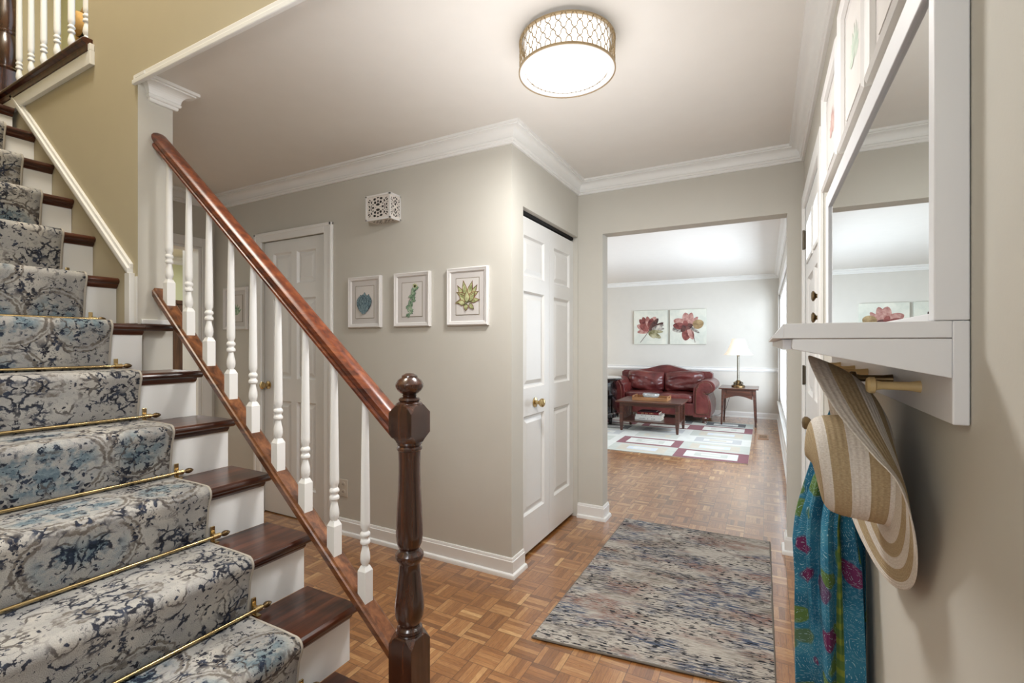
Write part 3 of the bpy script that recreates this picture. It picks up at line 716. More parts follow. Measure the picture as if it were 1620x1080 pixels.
bx = [-2.356, -2.200, -2.050, -1.898, -1.756, -1.606, -1.456, -1.309, -1.165]
for x in bx:
    mb = MB(); baluster_mesh(mb, x, YB_, zs_(x)+.018, zh(x)-.024, .022)
    mb.build('baluster', 'trim', rl, smooth=35)
# newel
def newel(mb, x, y, top, z0, s=.045):
    f = lambda v: top-(v-590)/508.0
    H = [(0, 590), (.012, 590.5), (.024, 594), (.026, 597), (.027, 597.5), (.036, 601), (.043, 607), (.043, 611), (.037, 617), (.026, 622), (.020, 623), (.023, 625), (.020, 627), (.030, 629), (.034, 632), (.030, 634), (.039, 637), (.041, 640), (.041, 646)]
    mb.lathe([(r, f(v)) for r, v in H][::-1], (x, y, 0), 2, 28)
    c0 = .6
    def oct_(k, z, ss=s):      # square with cut corners, k 0..1
        c = ss*k; q = ss
        return [(x-q+c, y-q, z), (x+q-c, y-q, z), (x+q, y-q+c, z), (x+q, y+q-c, z), (x+q-c, y+q, z), (x-q+c, y+q, z), (x-q, y+q-c, z), (x-q, y-q+c, z)]
    mb.rings([oct_(.55, f(638), s*.82), oct_(.5, f(640), s*.9), oct_(.02, f(652)), oct_(.02, f(684)), oct_(.5, f(694), s*.92), oct_(.55, f(698), s*.86)])
    P = [(.034, 694), (.0385, 698), (.0385, 702), (.034, 704), (.039, 707), (.039, 710), (.035, 712), (.0345, 716), (.0335, 730), (.0335, 745), (.035, 770), (.0385, 800), (.041, 830), (.0415, 845), (.039, 857), (.033, 864), (.030, 866), (.031, 868), (.036, 870), (.043, 874), (.044, 878), (.042, 882), (.034, 887), (.032, 890), (.033, 900), (.037, 920), (.043, 943), (.0455, 958), (.044, 970), (.037, 981), (.032, 985), (.033, 987), (.039, 990), (.041, 994), (.037, 997), (.040, 1000), (.041, 1008)]
    mb.lathe([(r, f(v)) for r, v in P][::-1], (x, y, 0), 2, 28)
    mb.rings([oct_(.02, z0), oct_(.02, f(1012)), oct_(.45, f(1001), s*.95), oct_(.55, f(999), s*.88)])
    return mb
newel(MB(), -.978, YB_, 1.171, .0).build('newel_post', 'nwood', rl, smooth=30)

# landing rail upstairs
lr_ = thing('landing_railing', 'upstairs landing railing with white balusters, dark nosing and large dark post', 'railing', (-3.0, 1.12, 2.72))
MB().prism([(1.046, 2.664), (1.20, 2.664), (1.20, 2.728), (1.040, 2.728), (1.030, 2.722), (1.026, 2.712), (1.030, 2.702), (1.044, 2.696), (1.046, 2.684)], 0, -4.10, -2.862).build('landing_nosing', 'twood', lr_, bevel=.002)
MB().box(-4.10, -2.84, 1.050, YS0, 2.598, 2.664).box(-2.862, -2.84, 1.050, YS0-.001, 2.664, 2.697).build('fascia', 'trim', lr_, bevel=.002)
for k in range(6):
    x = -3.937+.175*k
    if x > -2.95: continue
    baluster_mesh(MB(), x, 1.12, 2.728, 3.60).build('baluster', 'trim', lr_, smooth=35)
MB().box(-4.02, -2.92, 1.09, 1.15, 3.60, 3.66).build('handrail', 'rwood', lr_, bevel=.015)
nw = MB(); nx_, ny_ = -4.115, 1.11
nw.box(nx_-.06, nx_+.055, ny_-.06, ny_+.058, 2.601, 2.93)
nw.lathe([(.05, 2.93), (.058, 2.945), (.050, 2.958), (.062, 2.99), (.070, 3.05), (.068, 3.10), (.055, 3.15), (.06, 3.16), (.06, 3.168), (.055, 3.175), (.066, 3.22), (.068, 3.28), (.05, 3.42), (.05, 3.5)], (nx_, ny_, 0), 2, 24)
nw.box(nx_-.055, nx_+.055, ny_-.055, ny_+.055, 3.5, 3.75)
nw.build('newel_post', 'nwood', lr_, smooth=35)
# straw hat upstairs
uh = MB(); c_ = (-5.43, 1.998, 4.13)
pr = [(.235, -.004), (.235, -.010), (.17, -.016), (.105, -.022), (.105, -.05), (.098, -.095), (.08, -.115), (.0, -.118)]
uh.lathe(pr, c_, 1, 32, caps=False)
t_ = uh.build('straw_hat', 'strawgold', smooth=50); tag(t_, 'golden straw hat with black band hanging on the upstairs wall', 'hat')
MB().lathe([(.1085, -.022), (.1075, -.062), (.103, -.062)], c_, 1, 32, caps=False).build('hat_band', 'rubber', t_)
tag(MB().tube([(c_[0]-.02, 1.998, 4.46), (c_[0]-.05, 1.96, 4.43), (c_[0]-.02, 1.95, 4.385), (c_[0]+.05, 1.985, 4.345)], .006, 8).build('wall_hook', 'rubber'), 'small dark curved hook above the upstairs straw hat', 'hook')

# ================================================================ CEILING FIXTURE
FX, FY = -.675, 1.712
fx = thing('ceiling_light', 'round flush ceiling light in a champagne lattice drum above the entry hall', 'ceiling light', (FX, FY, 2.44))
MB().lathe([(.150, 2.44), (.150, 2.425), (.168, 2.42)], (FX, FY, 0), 2, 48).build('ceiling_plate', 'white', fx, smooth=True)
ZT, ZB_ = 2.415, 2.305
MB().lathe([(.1585, 2.315), (.1585, 2.42)], (FX, FY, 0), 2, 64, caps=False).build('drum', 'drumglow', fx, smooth=True)
MB().lathe([(.0, 2.306), (.10, 2.306), (.15, 2.3075), (.1585, 2.315)], (FX, FY, 0), 2, 64, caps=False).build('diffuser', 'bulbglow', fx, smooth=True)
def ringb(mb, r0, r1, za, zb): return mb.rings([[(FX+r*math.cos(2*PI*i/64), FY+r*math.sin(2*PI*i/64), z) for i in range(64)] for r, z in ((r0, za), (r1, za), (r1, zb), (r0, zb), (r0, za))], True, False)
ringb(MB(), .174, .184, ZT-.003, ZT+.003).build('top_ring', 'lattice', fx, smooth=30)
ringb(MB(), .1805, .185, ZB_-.004, ZB_+.004).build('bottom_ring', 'lattice', fx, smooth=30)
ringb(MB(), .1585, .1805, ZB_-.001, ZB_+.001).build('bottom_rim', 'white', fx, smooth=30)
lt = MB(); NL = 30
for sgn in (1, -1):
    for i in range(NL):
        a0 = 2*PI*i/NL; pts = []
        for k in range(25):
            t = k/24; z = ZB_+t*(ZT-ZB_)
            ph = t*4*PI
            da = 2*PI/NL*(t*2-1 + .09*math.sin(ph*2.0))*sgn
            pts.append((FX+.181*math.cos(a0+da), FY+.181*math.sin(a0+da), z))
        lt.tube(pts, .0017, 4)
lt.build('lattice_shade', 'lattice', fx)
pl_ = bpy.data.lights.new('ceiling_light_bulb', 'AREA'); pl_.shape = 'DISK'; pl_.size = .30; pl_.energy = 22; pl_.color = (1, .985, .965)
po = bpy.data.objects.new('ceiling_light_bulb', pl_); COL.objects.link(po); po.location = (FX, FY, 2.302)
u_ = bpy.data.lights.new('hall_ceiling_fill', 'AREA'); u_.shape = 'RECTANGLE'; u_.size = .6; u_.size_y = 1.2; u_.energy = 6; u_.color = (1, .99, .985)
uo = bpy.data.objects.new('hall_ceiling_fill', u_); COL.objects.link(uo); uo.location = (-.72, 1.62, 1.72); uo.rotation_euler = (PI, 0, 0)  # added upward fill brightening the hall ceiling, separate from the fixture

# ================================================================ HALL DECOR
def frame_y(name, label, x0, x1, z0, z1, yw, art, group, fw=.026, depth=.024):
    """frame on a wall facing -Y"""
    t = thing(name, label, 'picture', ((x0+x1)/2, yw, (z0+z1)/2), group)
    f = MB(); y = yw-depth
    prof = [(0, 0), (0, -depth*.8), (fw*.25, -depth), (fw*.55, -depth*.8), (fw*.8, -depth*.75), (fw, -depth*.45), (fw, 0)]
    cor = [(x0, z0, 1, 1), (x1, z0, -1, 1), (x1, z1, -1, -1), (x0, z1, 1, -1)]
    R = [[(cx+sx*a, yw-.0005+b, cz+sz*a) for a, b in prof] for cx, cz, sx, sz in cor]; R.append(R[0])
    f.rings(R, True, False).build('frame', 'frame', t, smooth=25)
    MB().box(x0+fw-.002, x1-fw+.002, yw-.010, yw-.002, z0+fw-.002, z1-fw+.002).build('mat_board', 'mat', t)
    m = .036
    a0, a1, b0, b1 = x0+fw+m, x1-fw-m, z0+fw+m, z1-fw-m
    MB().box(a0-.003, a1+.003, yw-.0112, yw-.0102, b0-.003, b1+.003).build('gold_line', 'gilt', t)
    MB().box(a0, a1, yw-.0122, yw-.0114, b0, b1).build('print', 'paper', t)
    art(t, (a0+a1)/2, (b0+b1)/2, a1-a0, b1-b0, yw-.0124)
    return t
def leaf(mb, cx, cz, ang, L, W, y, m=0, tip=1.0, up=True, n=9):
    """pointed leaf from base (cx,cz) in direction ang"""
    pts = []
    for i in range(n+1):
        t = i/n; wd = W/2*max(0, math.sin(PI*t**.8))**(.55 if tip < 0 else 1)*(1-.35*t*tip); pts.append((t*L, wd))
    for i in range(n-1, 0, -1):
        t = i/n; wd = W/2*max(0, math.sin(PI*t**.8))**(.55 if tip < 0 else 1)*(1-.35*t*tip); pts.append((t*L, -wd))
    ca, sa = math.cos(ang), math.sin(ang)
    k = len(mb.v); N = len(pts)
    for a, b in pts: mb.v.append((cx+a*ca-b*sa, y, cz+a*sa+b*ca))
    for a, b in pts: mb.v.append((cx+a*ca-b*sa, y+.0004, cz+a*sa+b*ca))
    mb.face(list(range(k, k+N)), m); mb.face(list(range(k+N, k+2*N))[::-1], m)
    for i in range(N): j = (i+1) % N; mb.face([k+i, k+j, k+N+j, k+N+i], m)
def art_blue(t, cx, cz, w_, h_, y):
    mb = MB(); n = 0; R = random.Random(3)
    for row in range(7):
        k = row/6; z = cz+.012-.062*k; cnt = [3, 4, 5, 6, 6, 5, 4][row]; wd = [.020, .030, .037, .040, .038, .030, .020][row]
        for i in range(cnt):
            q = (i/(cnt-1)*2-1); a = PI/2-q*(.35+.25*k); n += 1; L = .052-.008*k+R.uniform(-.003, .003)
            leaf(mb, cx+q*wd, z-.010*q*q, a, L, .023, y-.0003*n, 1, tip=-.5); leaf(mb, cx+q*wd, z+.001-.010*q*q, a, L*.93, .019, y-.0003*n-.0001, 0, tip=-.5)
    for a in (3.5, 4.3, 5.2, 5.9): n += 1; leaf(mb, cx, cz-.050, a, .032, .020, y-.0003*n, 0, tip=-.5)
    mb.build('artwork', ['suc_blue', 'suc_bluedk'], t)
def art_string(t, cx, cz, w_, h_, y):
    mb = MB(); R = random.Random(5)
    for i in range(17):
        k = i/16; zx = cx-.028+k*.052+.010*math.sin(k*15); zz = cz-.085+k*.155
        for s in (0, 1, 2):
            a = R.uniform(0, 2*PI)
            leaf(mb, zx, zz, a, .027, .019, y-.0001*(i*3+s)-.0001, 1); leaf(mb, zx+.001, zz+.001, a, .023, .014, y-.0001*(i*3+s)-.00018, 0)
    for a in (1.1, 1.57, 2.1, .6): leaf(mb, cx+.026, cz+.070, a, .028, .014, y-.006, 2)
    mb.build('artwork', ['suc_green', 'suc_greendk', 'suc_lime'], t)
def art_lotus(t, cx, cz, w_, h_, y):
    mb = MB(); n = 0
    for (dx, dz, a, L, W) in ((-.018, .0, 2.15, .095, .034), (.018, 0, 1.0, .092, .034), (-.01, .01, 1.75, .098, .034), (.006, .01, 1.25, .096, .034), (0, 0, 2.65, .085, .034), (0, 0, .45, .088, .036), (-.01, -.012, 3.3, .075, .032), (.01, -.012, .02, .078, .030),
                             (-.006, -.02, 2.35, .075, .036), (.008, -.02, .85, .072, .036), (-.01, -.03, 2.9, .062, .030), (0, -.028, 1.57, .078, .040), (-.004, -.028, 4.6, .045, .032), (.014, -.03, 5.5, .050, .026)):
        yy = y-.0004*n; n += 1
        W *= 1.22
        leaf(mb, cx+dx, cz+dz-.012, a, L, W, yy-.0001, 2); leaf(mb, cx+dx, cz+dz-.012, a, L*.97, W*.9, yy-.0002, 1); leaf(mb, cx+dx+math.cos(a)*L*.12, cz+dz-.012+math.sin(a)*L*.12, a, L*.76, W*.72, yy-.0003, 0)
    mb.build('artwork', ['suc_lime', 'suc_limedk', 'suc_rust'], t)
G1 = 'white framed succulent prints on the hall wall'
frame_y('framed_print', 'small white framed print of a blue-grey leafy succulent, leftmost of three', -2.428, -2.146, 1.368, 1.698, YP, art_blue, G1)
frame_y('framed_print', 'small white framed print of a trailing green succulent stem, middle of three', -2.036, -1.758, 1.368, 1.698, YP, art_string, G1)
frame_y('framed_print', 'small white framed print of a green lotus-shaped succulent with rust tips', -1.634, -1.356, 1.368, 1.698, YP, art_lotus, G1)
def art_green(t, cx, cz, w_, h_, y):
    mb = MB()
    for i in range(7): leaf(mb, cx, cz-.05, PI/2+(i-3)*.35, .09, .03, y-.0002*i, 0)
    mb.build('artwork', ['suc_green'], t)
frame_y('framed_print', 'white framed green leaf print behind the balusters beside the six-panel door', -3.81, -3.51, 1.375, 1.705, YP, art_green, None)

# pictures on the right wall (facing -X)
def frame_x(label, y0, y1, z0, z1, art):
    fw, dp, xw = .030, .026, XR
    t = thing('framed_print', label, 'picture', (xw, (y0+y1)/2, (z0+z1)/2), 'white framed prints above the mirror')
    prof = [(0, 0), (0, -dp*.8), (fw*.25, -dp), (fw*.55, -dp*.8), (fw*.8, -dp*.75), (fw, -dp*.45), (fw, 0)]
    cor = [(y0, z0, 1, 1), (y1, z0, -1, 1), (y1, z1, -1, -1), (y0, z1, 1, -1)]
    R = [[(xw-.0005+b, cy+sy*a, cz+sz*a) for a, b in prof] for cy, cz, sy, sz in cor]; R.append(R[0])
    MB().rings(R, True, False).build('frame', 'frame', t, smooth=25)
    MB().box(xw-.010, xw-.002, y0+fw-.002, y1-fw+.002, z0+fw-.002, z1-fw+.002).build('mat_board', 'mat', t)
    m = .03
    MB().box(xw-.0118, xw-.0104, y0+fw+m, y1-fw-m, z0+fw+m, z1-fw-m).build('print', 'paper', t)
    mb = MB(); cy, cz = (y0+y1)/2, (z0+z1)/2
    for i in range(9):
        a = PI/2+(i-4)*.36; L = .085-.004*abs(i-4)
        k = len(mb.v); pts = [(0, 0), (L*.35, .011), (L*.7, .009), (L, 0), (L*.7, -.009), (L*.35, -.011)]
        for xx in (xw-.0120-.0001*i, xw-.0119-.0001*i+.0001):
            for p, q in pts: mb.v.append((xx, cy-(p*math.cos(a)-q*math.sin(a)), cz-.03+p*math.sin(a)+q*math.cos(a)))
        mb.face(list(range(k, k+6))); mb.face(list(range(k+6, k+12))[::-1])
    mb.build('artwork', art, t)
frame_x('white framed print above the mirror, the one nearest the camera and highest in view', .80, 1.18, 1.785, 2.19, 'print_faint')
frame_x('white framed faint green plant print above the middle of the mirror', 1.205, 1.59, 1.79, 2.17, 'print_faint')
frame_x('white framed rose coloured print above the far end of the mirror', 1.63, 2.02, 1.80, 2.14, 'print_rose')

# door chime box
ch = MB()
x0, x1, ya, yb, z0, z1 = -2.190, -1.996, YP-.095, YP-.001, 2.024, 2.175
ch.box(x0, x1, ya, yb, z0, z1)
cb = ch.build('door_chime', 'chime', bevel=.0)
# the side faces keep square cells
uvl = cb.data.uv_layers[0]
for p in cb.data.polygons:
    n = p.normal
    if abs(n.x) > .5:
        for li in p.loop_indices:
            v = cb.data.vertices[cb.data.loops[li].vertex_index].co; uvl.data[li].uv = ((v.y-ya)/(yb-ya), (v.z-z0)/(z1-z0))
    elif abs(n.y) > .5:
        for li in p.loop_indices:
            v = cb.data.vertices[cb.data.loops[li].vertex_index].co; uvl.data[li].uv = ((v.x-x0)/(x1-x0), (v.z-z0)/(z1-z0))
tag(cb, 'small white pierced-pattern box mounted high on the wall above the prints', 'door chime')
MB().box(x0-.003, x1+.003, ya-.003, ya+.004, z0-.003, z0+.008).box(x0-.003, x1+.003, ya-.003, ya+.004, z1-.008, z1+.003).box(x0-.003, x0+.008, ya-.003, ya+.004, z0, z1).box(x1-.008, x1+.003, ya-.003, ya+.004, z0, z1)\
    .box(x1-.004, x1+.003, ya, yb, z1-.008, z1+.003).box(x1-.004, x1+.003, ya, yb, z0-.003, z0+.008).box(x1-.004, x1+.003, yb-.008, yb, z0, z1).build('box_edge', 'frame', cb)
# outlet
ot = thing('wall_outlet', 'beige duplex wall outlet low on the wall behind the balusters', 'outlet', (-2.485, YP, .30))
MB().box(-2.522, -2.448, YP-.006, YP-.0005, .245, .36).build('cover_plate', 'lens', ot, bevel=.002)
for z in (.278, .327):
    MB().lathe([(.017, -.009), (.017, -.004)], (-2.485, YP, z), 1, 16).build('socket', 'lens', ot)
    MB().box(-2.493, -2.490, YP-.0096, YP-.0088, z-.006, z+.006).box(-2.480, -2.477, YP-.0096, YP-.0088, z-.006, z+.006).build('slots', 'dark', ot)

# hall rug
A, B_, C_, D = (-.882, 1.838), (.030, 1.955), (.022, 3.425), (-.888, 3.398)
mb = MB(); NU, NV = 20, 30
def rugp(u, v, z):
    a = (A[0]+(B_[0]-A[0])*u, A[1]+(B_[1]-A[1])*u); b = (D[0]+(C_[0]-D[0])*u, D[1]+(C_[1]-D[1])*u)
    return (a[0]+(b[0]-a[0])*v, a[1]+(b[1]-a[1])*v, z+.0006*math.sin(u*19+v*13))
mb.grid(NU, NV, lambda u, v: rugp(u, v, .011), uvf=lambda u, v: (u*.91, v*1.5))
hr = mb.build('hall_rug', 'hallrug', fix=False); s_ = hr.modifiers.new('thick', 'SOLIDIFY'); s_.thickness = .009; s_.offset = -1
tag(hr, 'abstract rug streaked in grey, cream, blue and rust on the hall parquet', 'rug')
ed = [rugp(u/12, 0, .0065) for u in range(13)]+[rugp(1, v/12, .0065) for v in range(1, 13)]+[rugp(1-u/12, 1, .0065) for u in range(1, 13)]+[rugp(0, 1-v/12, .0065) for v in range(1, 12)]
MB().tube(ed, .0052, 6, closed=True).build('bound_edge', 'rugedge', hr)

# ---------------------------------------------------------------- mirror with shelf and pegs
mu = thing('mirror_shelf', 'white framed wall mirror with shelf and peg rail on the right wall', 'mirror', (XR, 1.2, 1.17))
YN0, YN1 = .70, 1.80
MB().box(.184, XR-.001, YN0, YN1, 1.17, 1.2865).box(.184, XR-.001, YN0+.021, YN1-.01, 1.2865, 1.72).build('backboard', 'white', mu, bevel=.0015)
MB().box(.168, XR-.001, YN0, YN0+.020, 1.287, 1.726).box(.168, XR-.001, YN1-.06, YN1, 1.287, 1.726).box(.168, .184, YN0+.020, YN1-.06, 1.68, 1.726).box(.168, .184, YN0+.020, YN1-.06, 1.287, 1.296).build('mirror_frame', 'white', mu, bevel=.0015)
MB().box(.1740, .178, YN0+.0205, YN1-.061, 1.2965, 1.6795).build('mirror_glass', 'mirror', mu)
MB().box(.020, .184, YN0, YN1, 1.2675, 1.2865).build('shelf', 'white', mu, bevel=.001)
MB().prism([(.020, 1.2865), (.020, 1.268), (.008, 1.268), (.0075, 1.271), (.012, 1.275), (.0165, 1.281)], 1, YN0+.004, YN1).build('front_moulding', 'white', mu, smooth=30)
MB().prism([(.030, 1.2665), (.184, 1.2665), (.184, 1.222), (.030, 1.2535), (.029, 1.256)], 1, YN0, YN0+.018).build('bracket', 'white', mu, bevel=.001)
MB().prism([(.030, 1.2665), (.184, 1.2665), (.184, 1.222), (.030, 1.2535)], 1, YN1-.018, YN1).build('bracket', 'white', mu, bevel=.001)
MB().box(.020, .034, YN0+.02, YN1-.02, 1.2535, 1.2665).build('apron', 'white', mu)
pgs = ((.825, 'peg'), (.985, 'oldbrass'), (1.20, 'peg'), (1.36, 'peg'), (1.60, 'peg'))
for y, m in pgs:
    MB().lathe([(.0, .0), (.008, 0), (.0062, -.012), (.0055, -.042), (.007, -.048), (.0115, -.050), (.0115, -.056), (.009, -.059), (0, -.060)], (.184, y, 1.203), 0, 14).build('peg', m, mu, smooth=35)

# striped sun hat
def YY(u, v, y):
    th = math.radians(28.09); a = (u-810)/752; b = (544.6-v)/752
    r = (-math.sin(th)+a*math.cos(th), math.cos(th)+a*math.sin(th), b); t = y/r[1]
    return (r[0]*t, y, 1.26+r[2]*t)
rim = [(0, (.178, .915, .888)), (28, (.181, .840, .930)), (52, (.171, .785, 1.005)), (80, (.146, .745, 1.085)), (102, (.119, .750, 1.120)), (125, (.090, .785, 1.160)), (150, (.070, .835, 1.200)), (176, (.060, .90, 1.236)), (200, (.070, .985, 1.238)), (225, (.092, 1.06, 1.205)),
       (255, (.110, 1.11, 1.13)), (285, (.126, 1.13, 1.03)), (305, (.136, 1.11, .965)), (322, (.148, 1.065, .918)), (342, (.166, .985, .884)), (360, (.178, .915, .888))]
def catmull(tb, a):
    for i in range(len(tb)-1):
        if tb[i][0] <= a <= tb[i+1][0]:
            p1, p2 = tb[i], tb[i+1]; t = (a-p1[0])/(p2[0]-p1[0])
            p0 = tb[i-1][1] if i > 0 else tb[-2][1]; p3 = tb[i+2][1] if i+2 < len(tb) else tb[1][1]
            return tuple(.5*((2*b)+(-a0+c)*t+(2*a0-5*b+4*c-d)*t*t+(-a0+3*b-3*c+d)*t**3) for a0, b, c, d in zip(p0, p1[1], p2[1], p3))
NA = 72
JC = Vector((.168, .955, 1.060)); JR = .086
def ang_dir(a): return Vector((0, -math.sin(a), -math.cos(a)))     # 0 bottom, 90 near camera, 180 top
bands = [0, .16, .34, .52, .70, .86, 1.0]
hat = MB(); rings_ = []; mats_ = []
# crown tip -> joint
tipx, tipb = .058, .085
for s, rr in ((0, 0.02), (.02, .45), (.05, .72), (.09, .86), (.15, .94), (.22, .98), (.34, 1.0), (.46, 1.0), (.58, 1.0), (.70, 1.0), (.82, 1.0), (.94, 1.0), (1.0, 1.0)):
    ring = []
    for i in range(NA):
        a = 2*PI*i/NA; d_ = ang_dir(a)
        xt = .068-.010*(-math.cos(a))            # slumped crown: top pushed out
        c0 = Vector((xt, JC.y, JC.z+.002)); c1 = Vector((JC.x, JC.y, JC.z))
        ctr = c0.lerp(c1, s)
        rad = JR*rr*(1+.02*math.sin(3*a))*(.90+.08*s)
        ring.append(tuple(ctr+d_*rad))
    rings_.append(ring); mats_.append(s)
def crownmat(s): return 0 if s < .10 else 1 if s < .24 else 0 if s < .45 else 1 if s < .68 else 0 if s < .93 else 1
nC = len(rings_)
bt = [.04, .08, .12, .16, .22, .28, .34, .40, .46, .52, .58, .64, .70, .76, .82, .88, .94, 1.0]
for t in bt:
    ring = []
    for i in range(NA):
        a = 2*PI*i/NA; d_ = ang_dir(a); J = JC+d_*JR*1.0
        E_ = Vector(catmull(rim, math.degrees(a)))
        p = J.lerp(E_, t); bulge = math.sin(PI*t)*.016
        p.x = min(p.x+bulge*(.5-.5*math.cos(a)), .1935); p += d_*bulge*.7
        ring.append(tuple(p))
    rings_.append(ring); mats_.append(1+t)
def hm(i):
    s = (mats_[i]+mats_[min(i+1, len(mats_)-1)])/2
    if s <= 1: return crownmat(s)
    t = s-1
    return [1, 0, 1, 0, 1][min(4, int(t/.2))] if t < .8 else 1
k = len(hat.v)
for r in rings_: hat.v += r
acc = [0]
for i in range(len(rings_)-1): acc.append(acc[-1]+(Vector(rings_[i][18])-Vector(rings_[i+1][18])).length)
for i in range(len(rings_)-1):
    for j in range(NA):
        j2 = (j+1) % NA
        hat.face([k+i*NA+j, k+i*NA+j2, k+(i+1)*NA+j2, k+(i+1)*NA+j], hm(i), [(j/NA*.6, acc[i]), ((j+1)/NA*.6, acc[i]), ((j+1)/NA*.6, acc[i+1]), (j/NA*.6, acc[i+1])])
hat.face([k+j for j in range(NA)], 0)
ho = hat.build('sun_hat', ['strawtan', 'strawwhite'], smooth=60)
s_ = ho.modifiers.new('thick', 'SOLIDIFY'); s_.thickness = .0022; s_.offset = 0
ss = ho.modifiers.new('sub', 'SUBSURF'); ss.levels = 1; ss.render_levels = 1
tag(ho, 'wide brimmed straw sun hat striped tan and white, hanging from a peg below the shelf', 'hat')
# scarf
sc = MB(); NZ, NT_ = 44, 96
def scf(u, v):
    z = 1.175-v*.98
    w_ = .18+.82*min(1, v*2.6)**.9
    a = 2*PI*u
    f = 1+.20*math.sin(7*a+2.2*v)+.12*math.sin(13*a-3*v+1)+.05*math.sin(19*a+5*v)
    cx, cy = .129+.036*max(0, 1-v*3.2)-.004*math.sin(v*5), 1.30+.01*math.sin(v*7)
    x = cx+.058*w_*f*math.cos(a); y = cy+.088*w_*f*math.sin(a)
    return (min(x, .1965), y, z+.02*math.sin(a*2)*v)
sc.grid(NT_, NZ, scf, uvf=lambda u, v: (.55*((u+.62) % 1.0 if u < 1 else .62), v*1.02))
so = sc.build('scarf', 'scarf', smooth=True, fix=False)
for p in so.data.polygons: p.use_smooth = True
# repair the seam in uv
for p in so.data.polygons:
    us = [so.data.uv_layers[0].data[l].uv[0] for l in p.loop_indices]
    if max(us)-min(us) > .3:
        for l in p.loop_indices:
            if so.data.uv_layers[0].data[l].uv[0] < .2: so.data.uv_layers[0].data[l].uv[0] += .55
s_ = so.modifiers.new('thick', 'SOLIDIFY'); s_.thickness = .0015; s_.offset = 0
tag(so, 'long teal printed scarf with burgundy and green leaves hanging behind the sun hat', 'scarf')

# ================================================================ LIVING ROOM
# rug with nested rectangles
lrug = MB().box(-3.6, -.165, 5.56, 8.33, .0005, .0075)
lo = lrug.build('living_room_rug', 'rug_cream'); tag(lo, 'large pale area rug with nested burgundy and grey rectangles under the coffee table', 'rug')
tl = MB(); R = random.Random(11)
pal = ['rug_cream', 'rug_ivory', 'rug_grey', 'rug_burg', 'rug_char', 'rug_tan', 'rug_blue']
cols_ = [(-.165, -.93), (-.93, -1.70), (-1.70, -2.45), (-2.45, -3.10), (-3.10, -3.6)]
SEQ = {'b': ['rug_burg', 'rug_cream', 'rug_ivory', 'rug_cream'], 't': ['rug_ivory', 'rug_tan', 'rug_blue', 'rug_cream'], 'g': ['rug_cream', 'rug_grey', 'rug_cream', 'rug_tan'], 'p': ['rug_cream', 'rug_ivory', 'rug_tan', 'rug_grey'], 'c': ['rug_ivory', 'rug_char', 'rug_cream', 'rug_grey'], 'i': ['rug_cream', 'rug_burg', 'rug_cream', 'rug_cream']}
plan = ['btgtbc', 'tbpgbc', 'ipgcip', 'gctbgc', 'tgtbgc']
for ci, (xa, xb) in enumerate(cols_):
    for k in range(6):
        y = 5.56+k*2.77/6; ye = y+2.77/6
        for li, cn in enumerate(SEQ[plan[ci][k]]):
            ix, iy = (0, .105, .21, .28)[li], (0, .075, .145, .19)[li]
            tl.box(xb+ix, xa-ix, y+iy, ye-iy, .0075, .0077+.0002*(li+1), pal.index(cn))
tl.build('rug_pattern', pal, lo)
# floor vent
vt = tag(MB().box(-.095, .035, 7.12, 7.50, .0005, .005).build('floor_vent', 'traywood'), 'small metal floor vent in the parquet near the living room window', 'vent')
g = MB()
for i in range(7): g.box(-.075, .015, 7.20+i*.033, 7.215+i*.033, .005, .006)
g.build('slots', 'oldbrass', vt)

# sofa
sf = thing('sofa', 'burgundy leather camelback loveseat with rolled arms against the back wall', 'sofa', (-1.6, 8.5, 0))
SX0, SX1, SY0, SY1 = -2.46, -.70, 8.04, 8.98
def scroll(sgn, xo, n=18):
    """arm section in x,z ; xo outer edge of roll, sgn +1 for right arm (roll leans to +x)"""
    P = []
    cx, cz, r = xo-sgn*.125, .595, .112
    pts = [(-.33, .10), (-.33, .45)]
    for i in range(5):
        t = i/4; pts.append((-.33+.015*t, .45+.12*t))
    for i in range(n+1):
        a = PI*.98-i/n*PI*1.62; pts.append((-.125+ .16*math.cos(a)*(1 if a > PI/2 else .80)*1.0, .585+.105*math.sin(a)))
    pts += [(-.105, .455), (-.085, .40), (-.060, .33), (-.055, .22), (-.075, .10)]
    return [(xo+sgn*p[0]*1.0, p[1]) for p in pts]
for sgn, xo in ((1, SX1), (-1, SX0)):
    pr = scroll(sgn, xo)
    MB().prism(pr, 1, SY0+.03, SY1-.10).build('arm', 'leather', sf, smooth=50, bevel=.02, bseg=3)
    cxm = sum(p[0] for p in pr)/len(pr); czm = sum(p[1] for p in pr)/len(pr)
    inner = [(cxm+(x-cxm)*.72, czm+(z-czm)*.86) for x, z in pr]
    MB().prism(inner, 1, SY0, SY0+.04).build('arm_front', 'leather', sf, smooth=50, bevel=.008)
    nh = MB()
    for i in range(len(inner)):
        a, b = Vector(inner[i]), Vector(inner[(i+1) % len(inner)]); L = (b-a).length; m_ = max(1, int(L/.022))
        for q in range(m_):
            p = a.lerp(b, q/m_); nh.lathe([(.0, -.006), (.0055, -.003), (.006, 0)], (p.x, SY0, p.y), 1, 6)
    nh.build('nailhead_trim', 'oldbrass', sf)
IX0, IX1 = SX0+.31, SX1-.31
MB().box(IX0, IX1, SY0+.03, SY1-.15, .11, .315).build('base', 'leather', sf, bevel=.02, bseg=3)
nh = MB()
for i in range(46): nh.lathe([(.0, -.006), (.0055, -.003), (.006, 0)], (IX0+.01+i*(IX1-IX0-.02)/45, SY0+.03, .125), 1, 6)
nh.build('nailhead_trim', 'oldbrass', sf)
xm = (IX0+IX1)/2
bk = [(SX0+.14, .12), (SX1-.14, .12), (SX1-.10, .70), (SX1-.10, .755), (SX1-.14, .785)]
